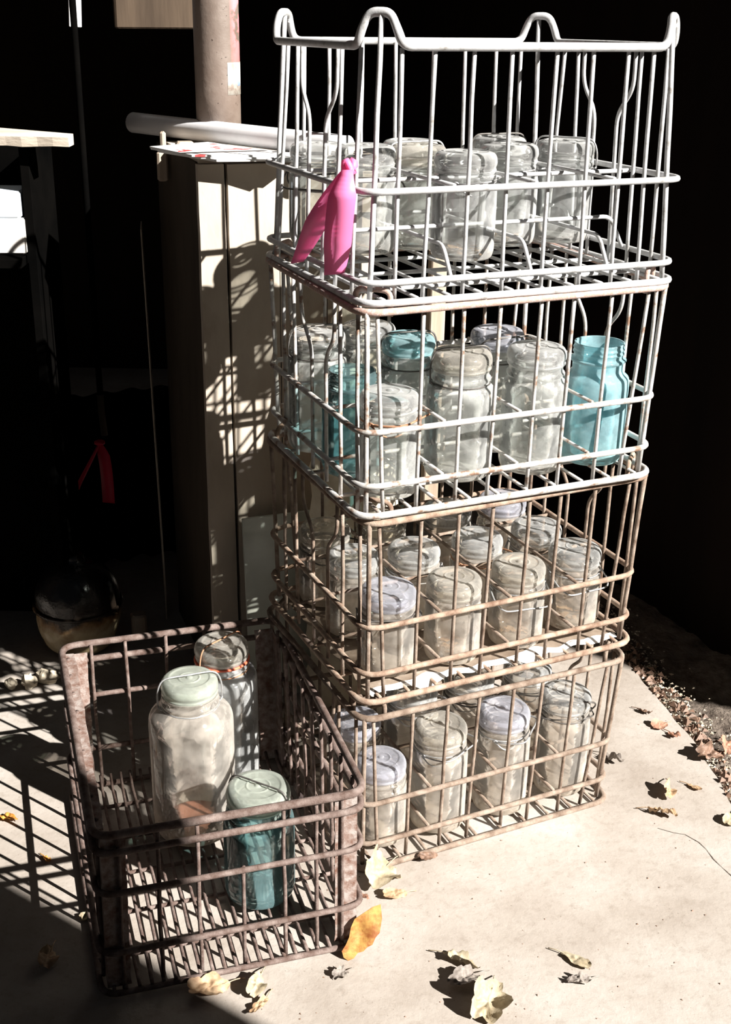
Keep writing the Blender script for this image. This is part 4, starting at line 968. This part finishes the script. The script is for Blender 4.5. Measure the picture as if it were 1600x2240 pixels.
def big_leaf():
    out = [(833, 1990), (836, 2020), (831, 2052), (822, 2062), (815, 2078), (803, 2084), (796, 2092), (783, 2096), (774, 2108), (762, 2113), (752, 2106), (748, 2092), (757, 2078), (764, 2062), (768, 2040), (776, 2022), (797, 2008), (815, 1996)]
    b = gp(768, 2112, 0.0); cx, cy = 793, 2050; V = []; Fc = []; n = len(out); R_ = 6
    def P3(px, py): return toy(px, py, b.y + 0.012 + 0.00022 * (2112 - py) + 0.00012 * (px - 790) + 0.005 * noise.noise(Vector((px * .03, py * .03, 2)))) - b
    for k in range(R_ + 1):
        for (px, py) in out: V.append(P3(cx + (px - cx) * k / R_, cy + (py - cy) * k / R_))
    for k in range(R_):
        for i in range(n): i2 = (i + 1) % n; Fc.append((k * n + i, (k + 1) * n + i, (k + 1) * n + i2, k * n + i2))
    mz = min(v.z for v in V); V = [(v.x, v.y, v.z - mz) for v in V]; m = len(V)
    V += [(x, y + 0.0006, z) for x, y, z in V]; Fc = [tuple(reversed(f)) for f in Fc] + [tuple(m + i for i in f) for f in Fc]
    t = thing('dry_leaf', 'large orange-brown leaf leaning on the front right corner of the floor crate', 'leaf', b, (0, 0, 0), 'dry leaves on the ground')
    mesh_obj('blade', V, Fc, M['leaf_big'], t, True)
big_leaf()
make_leaf('curled cream leaf at the front left foot of the bottom crate', 830, 1925, 0.075, 'leaf_cream', 0.9, 0.9, 5, (0.5, 0.3), sd=3)
make_leaf('narrow reddish leaf beside the floor crate corner post', 785, 1965, 0.045, 'leaf_pink', 2.3, 0.8, 3, (0.6, 0.2), aspect=0.35, sd=4, stem=False)
make_leaf('small tan leaf between the cream leaf and the orange one', 862, 1962, 0.040, 'leaf_tan', 0.2, 0.6, 3, (0.3, 0.1), aspect=0.5, sd=5)
make_leaf('dark curled leaf tucked under the front edge of the bottom crate', 935, 1880, 0.038, 'leaf_brown', 0.5, 0.7, 3, (0.3, 0.2), aspect=0.45, sd=6, stem=False)
make_leaf('pale curled leaf in the lower middle of the slab, topmost of three', 1010, 2110, 0.058, 'leaf_cream', 2.5, 0.9, 5, (0.45, 0.1), aspect=0.5, sd=7)
make_leaf('shrivelled grey-brown leaf in the lower middle of the slab, between two pale ones', 1015, 2150, 0.048, 'leaf_grey', 0.4, 1.2, 7, (0.2, 0.1), aspect=0.6, sd=8)
make_leaf('yellowish pale leaf with upturned edge at the bottom of the frame', 1068, 2205, 0.066, 'leaf_cream', 1.2, 1.1, 5, (0.3, -0.3), aspect=0.8, sd=9)
make_leaf('thin pale leaf with forked twig right of the three leaves', 1262, 2105, 0.050, 'leaf_cream', 2.4, 0.5, 3, (0.1, 0.1), aspect=0.4, sd=10)
make_leaf('wispy grey stalk cluster below the thin pale leaf', 1268, 2150, 0.036, 'leaf_grey', 0.2, 1.2, 9, (0.2, 0.1), aspect=0.4, sd=11)
make_leaf('grey folded leaf right of the bottom crate corner', 1340, 1668, 0.050, 'leaf_grey', 2.2, 1.3, 3, (0.5, 0.2), aspect=0.35, sd=12)
make_leaf('small russet leaf on the slab, upper one near the slab edge', 1442, 1590, 0.034, 'leaf_pink', 0.4, 0.4, 3, (0.2, 0.1), aspect=0.8, sd=13)
make_leaf('small russet leaf on the slab, just right of and below the upper one', 1475, 1612, 0.030, 'leaf_pink', 2.0, 0.6, 3, (0.1, 0.2), aspect=0.6, sd=14)
make_leaf('brown curled leaf fragments on the slab left of the russet leaves', 1410, 1560, 0.032, 'leaf_brown', 2.3, 1.2, 5, (0.4, 0.1), aspect=0.4, sd=15)
make_leaf('tan twisted leaf in the middle right of the slab', 1462, 1738, 0.050, 'leaf_tan', 1.3, 1.2, 5, (0.7, 0.1), aspect=0.45, sd=16)
make_leaf('dark shadowed curl of leaf below the tan twisted one', 1452, 1785, 0.052, 'leaf_tan', 2.6, 1.3, 3, (0.7, 0.2), aspect=0.35, sd=17)
make_leaf('narrow orange-tan leaf right of the tan twisted one', 1520, 1725, 0.032, 'leaf_tan', 2.3, 0.5, 3, (0.2, 0.1), aspect=0.4, sd=18)
make_leaf('dark crumpled leaf at the right edge beside the dirt', 1550, 1658, 0.058, 'leaf_brown', 0.3, 1.0, 5, (0.4, 0.3), aspect=0.6, sd=19)
make_leaf('pinkish brown leaf at the right edge over the dark crumpled one', 1590, 1640, 0.050, 'leaf_pink', 1.4, 1.0, 5, (0.4, 0.1), aspect=0.6, sd=20)
make_leaf('white pale leaf at the right edge near the crack', 1598, 1797, 0.040, 'leaf_cream', 0.9, 0.5, 3, (0.3, 0.1), aspect=0.6, sd=21)
make_leaf('brown leaf under the front rail of the floor crate', 455, 2168, 0.060, 'leaf_tan', 0.3, 0.8, 5, (0.2, 0.1), aspect=0.6, sd=22)
make_leaf('upright curled leaf right of the one under the floor crate rail', 560, 2165, 0.048, 'leaf_cream', 1.2, 1.2, 3, (0.6, 0.1), aspect=0.5, sd=23)
make_leaf('thin dry twig leaf in front of the floor crate', 568, 2205, 0.040, 'leaf_tan', 1.0, 1.0, 7, (0.2, 0.2), aspect=0.3, sd=24)
make_leaf('dim brown leaf in the shade at lower left', 105, 2105, 0.046, 'leaf_tan', 1.4, 0.9, 3, (0.5, 0.2), aspect=0.6, sd=25)
make_leaf('golden brown leaf at the left edge in the crate shadow', 12, 1795, 0.050, 'leaf_orange', 2.7, 0.7, 5, (0.3, 0.1), aspect=0.4, sd=26)
make_leaf('tiny yellow leaf on the floor among the shadow lines', 102, 1882, 0.022, 'leaf_orange', 2.2, 0.9, 3, (0.4, 0.1), aspect=0.5, sd=27)
make_leaf('small curled leaf at the front left foot of the floor crate', 192, 2008, 0.026, 'leaf_cream', 0.5, 1.0, 5, (0.4, 0.1), aspect=0.6, sd=28)
make_leaf('pale little leaf just below the orange leaf', 745, 2135, 0.026, 'leaf_grey', 0.5, 0.9, 5, (0.3, 0.1), aspect=0.7, sd=29)

# soil crumbs and bits along the slab edge, specks on the slab (uncountable)
def crumbs(name, n, fn, mat, label, smin, smax, seed):
    rnd = random.Random(seed); mb = MB()
    for _ in range(n):
        c = fn(rnd); s = rnd.uniform(smin, smax)
        P = [Vector((rnd.uniform(-1, 1), rnd.uniform(-1, 1), rnd.uniform(-.5, .9))) * s for _ in range(4)]
        P = [Vector((-s, -s * .6, 0)), Vector((s * rnd.uniform(.5, 1.6), -s * .3, 0)), Vector((0, s, 0)), Vector((s * .1, s * .1, s * rnd.uniform(.5, 1.1)))]
        a = rnd.random() * 6.28; R = Matrix.Rotation(a, 3, 'Z')
        mb.add([R @ p + c for p in P], [(0, 2, 1), (0, 1, 3), (1, 2, 3), (2, 0, 3)])
    o = mesh_obj(name, mb.v, mb.f, mat); o['kind'] = 'stuff'; tag(o, label, 'debris'); return o
def edge_x(y):
    for i in range(len(EDGE) - 1):
        (x1, y1), (x2, y2) = EDGE[i], EDGE[i + 1]
        if y2 <= y <= y1: return x1 + (x2 - x1) * (y - y1) / (y2 - y1)
    return 0.6
def fe(r):
    y = r.uniform(1.5, 2.4); return Vector((edge_x(y) + abs(r.gauss(0, 0.035)) + 0.004, y, -0.020 + 0.016 * r.random()))
crumbs('soil_crumbs', 1500, fe, M['stone'], 'crumbled soil and grit in the dirt along the broken slab edge', 0.0012, 0.0045, 5)
def fe2(r):
    y = r.uniform(1.6, 2.2); return Vector((edge_x(y) + abs(r.gauss(0, 0.025)) + 0.002, y, -0.010 + 0.014 * r.random()))
crumbs('leaf_litter', 260, fe2, M['leaf_brown'], 'brown leaf fragments caught along the slab edge', 0.003, 0.010, 6)
def fs(r):
    p = gp(r.uniform(560, 1600), r.uniform(1560, 2240), 0); return Vector((p.x, p.y, 0.0))
crumbs('grit_specks', 130, fs, M['leaf_brown'], 'tiny dark specks scattered over the sunlit slab', 0.0007, 0.0020, 8)
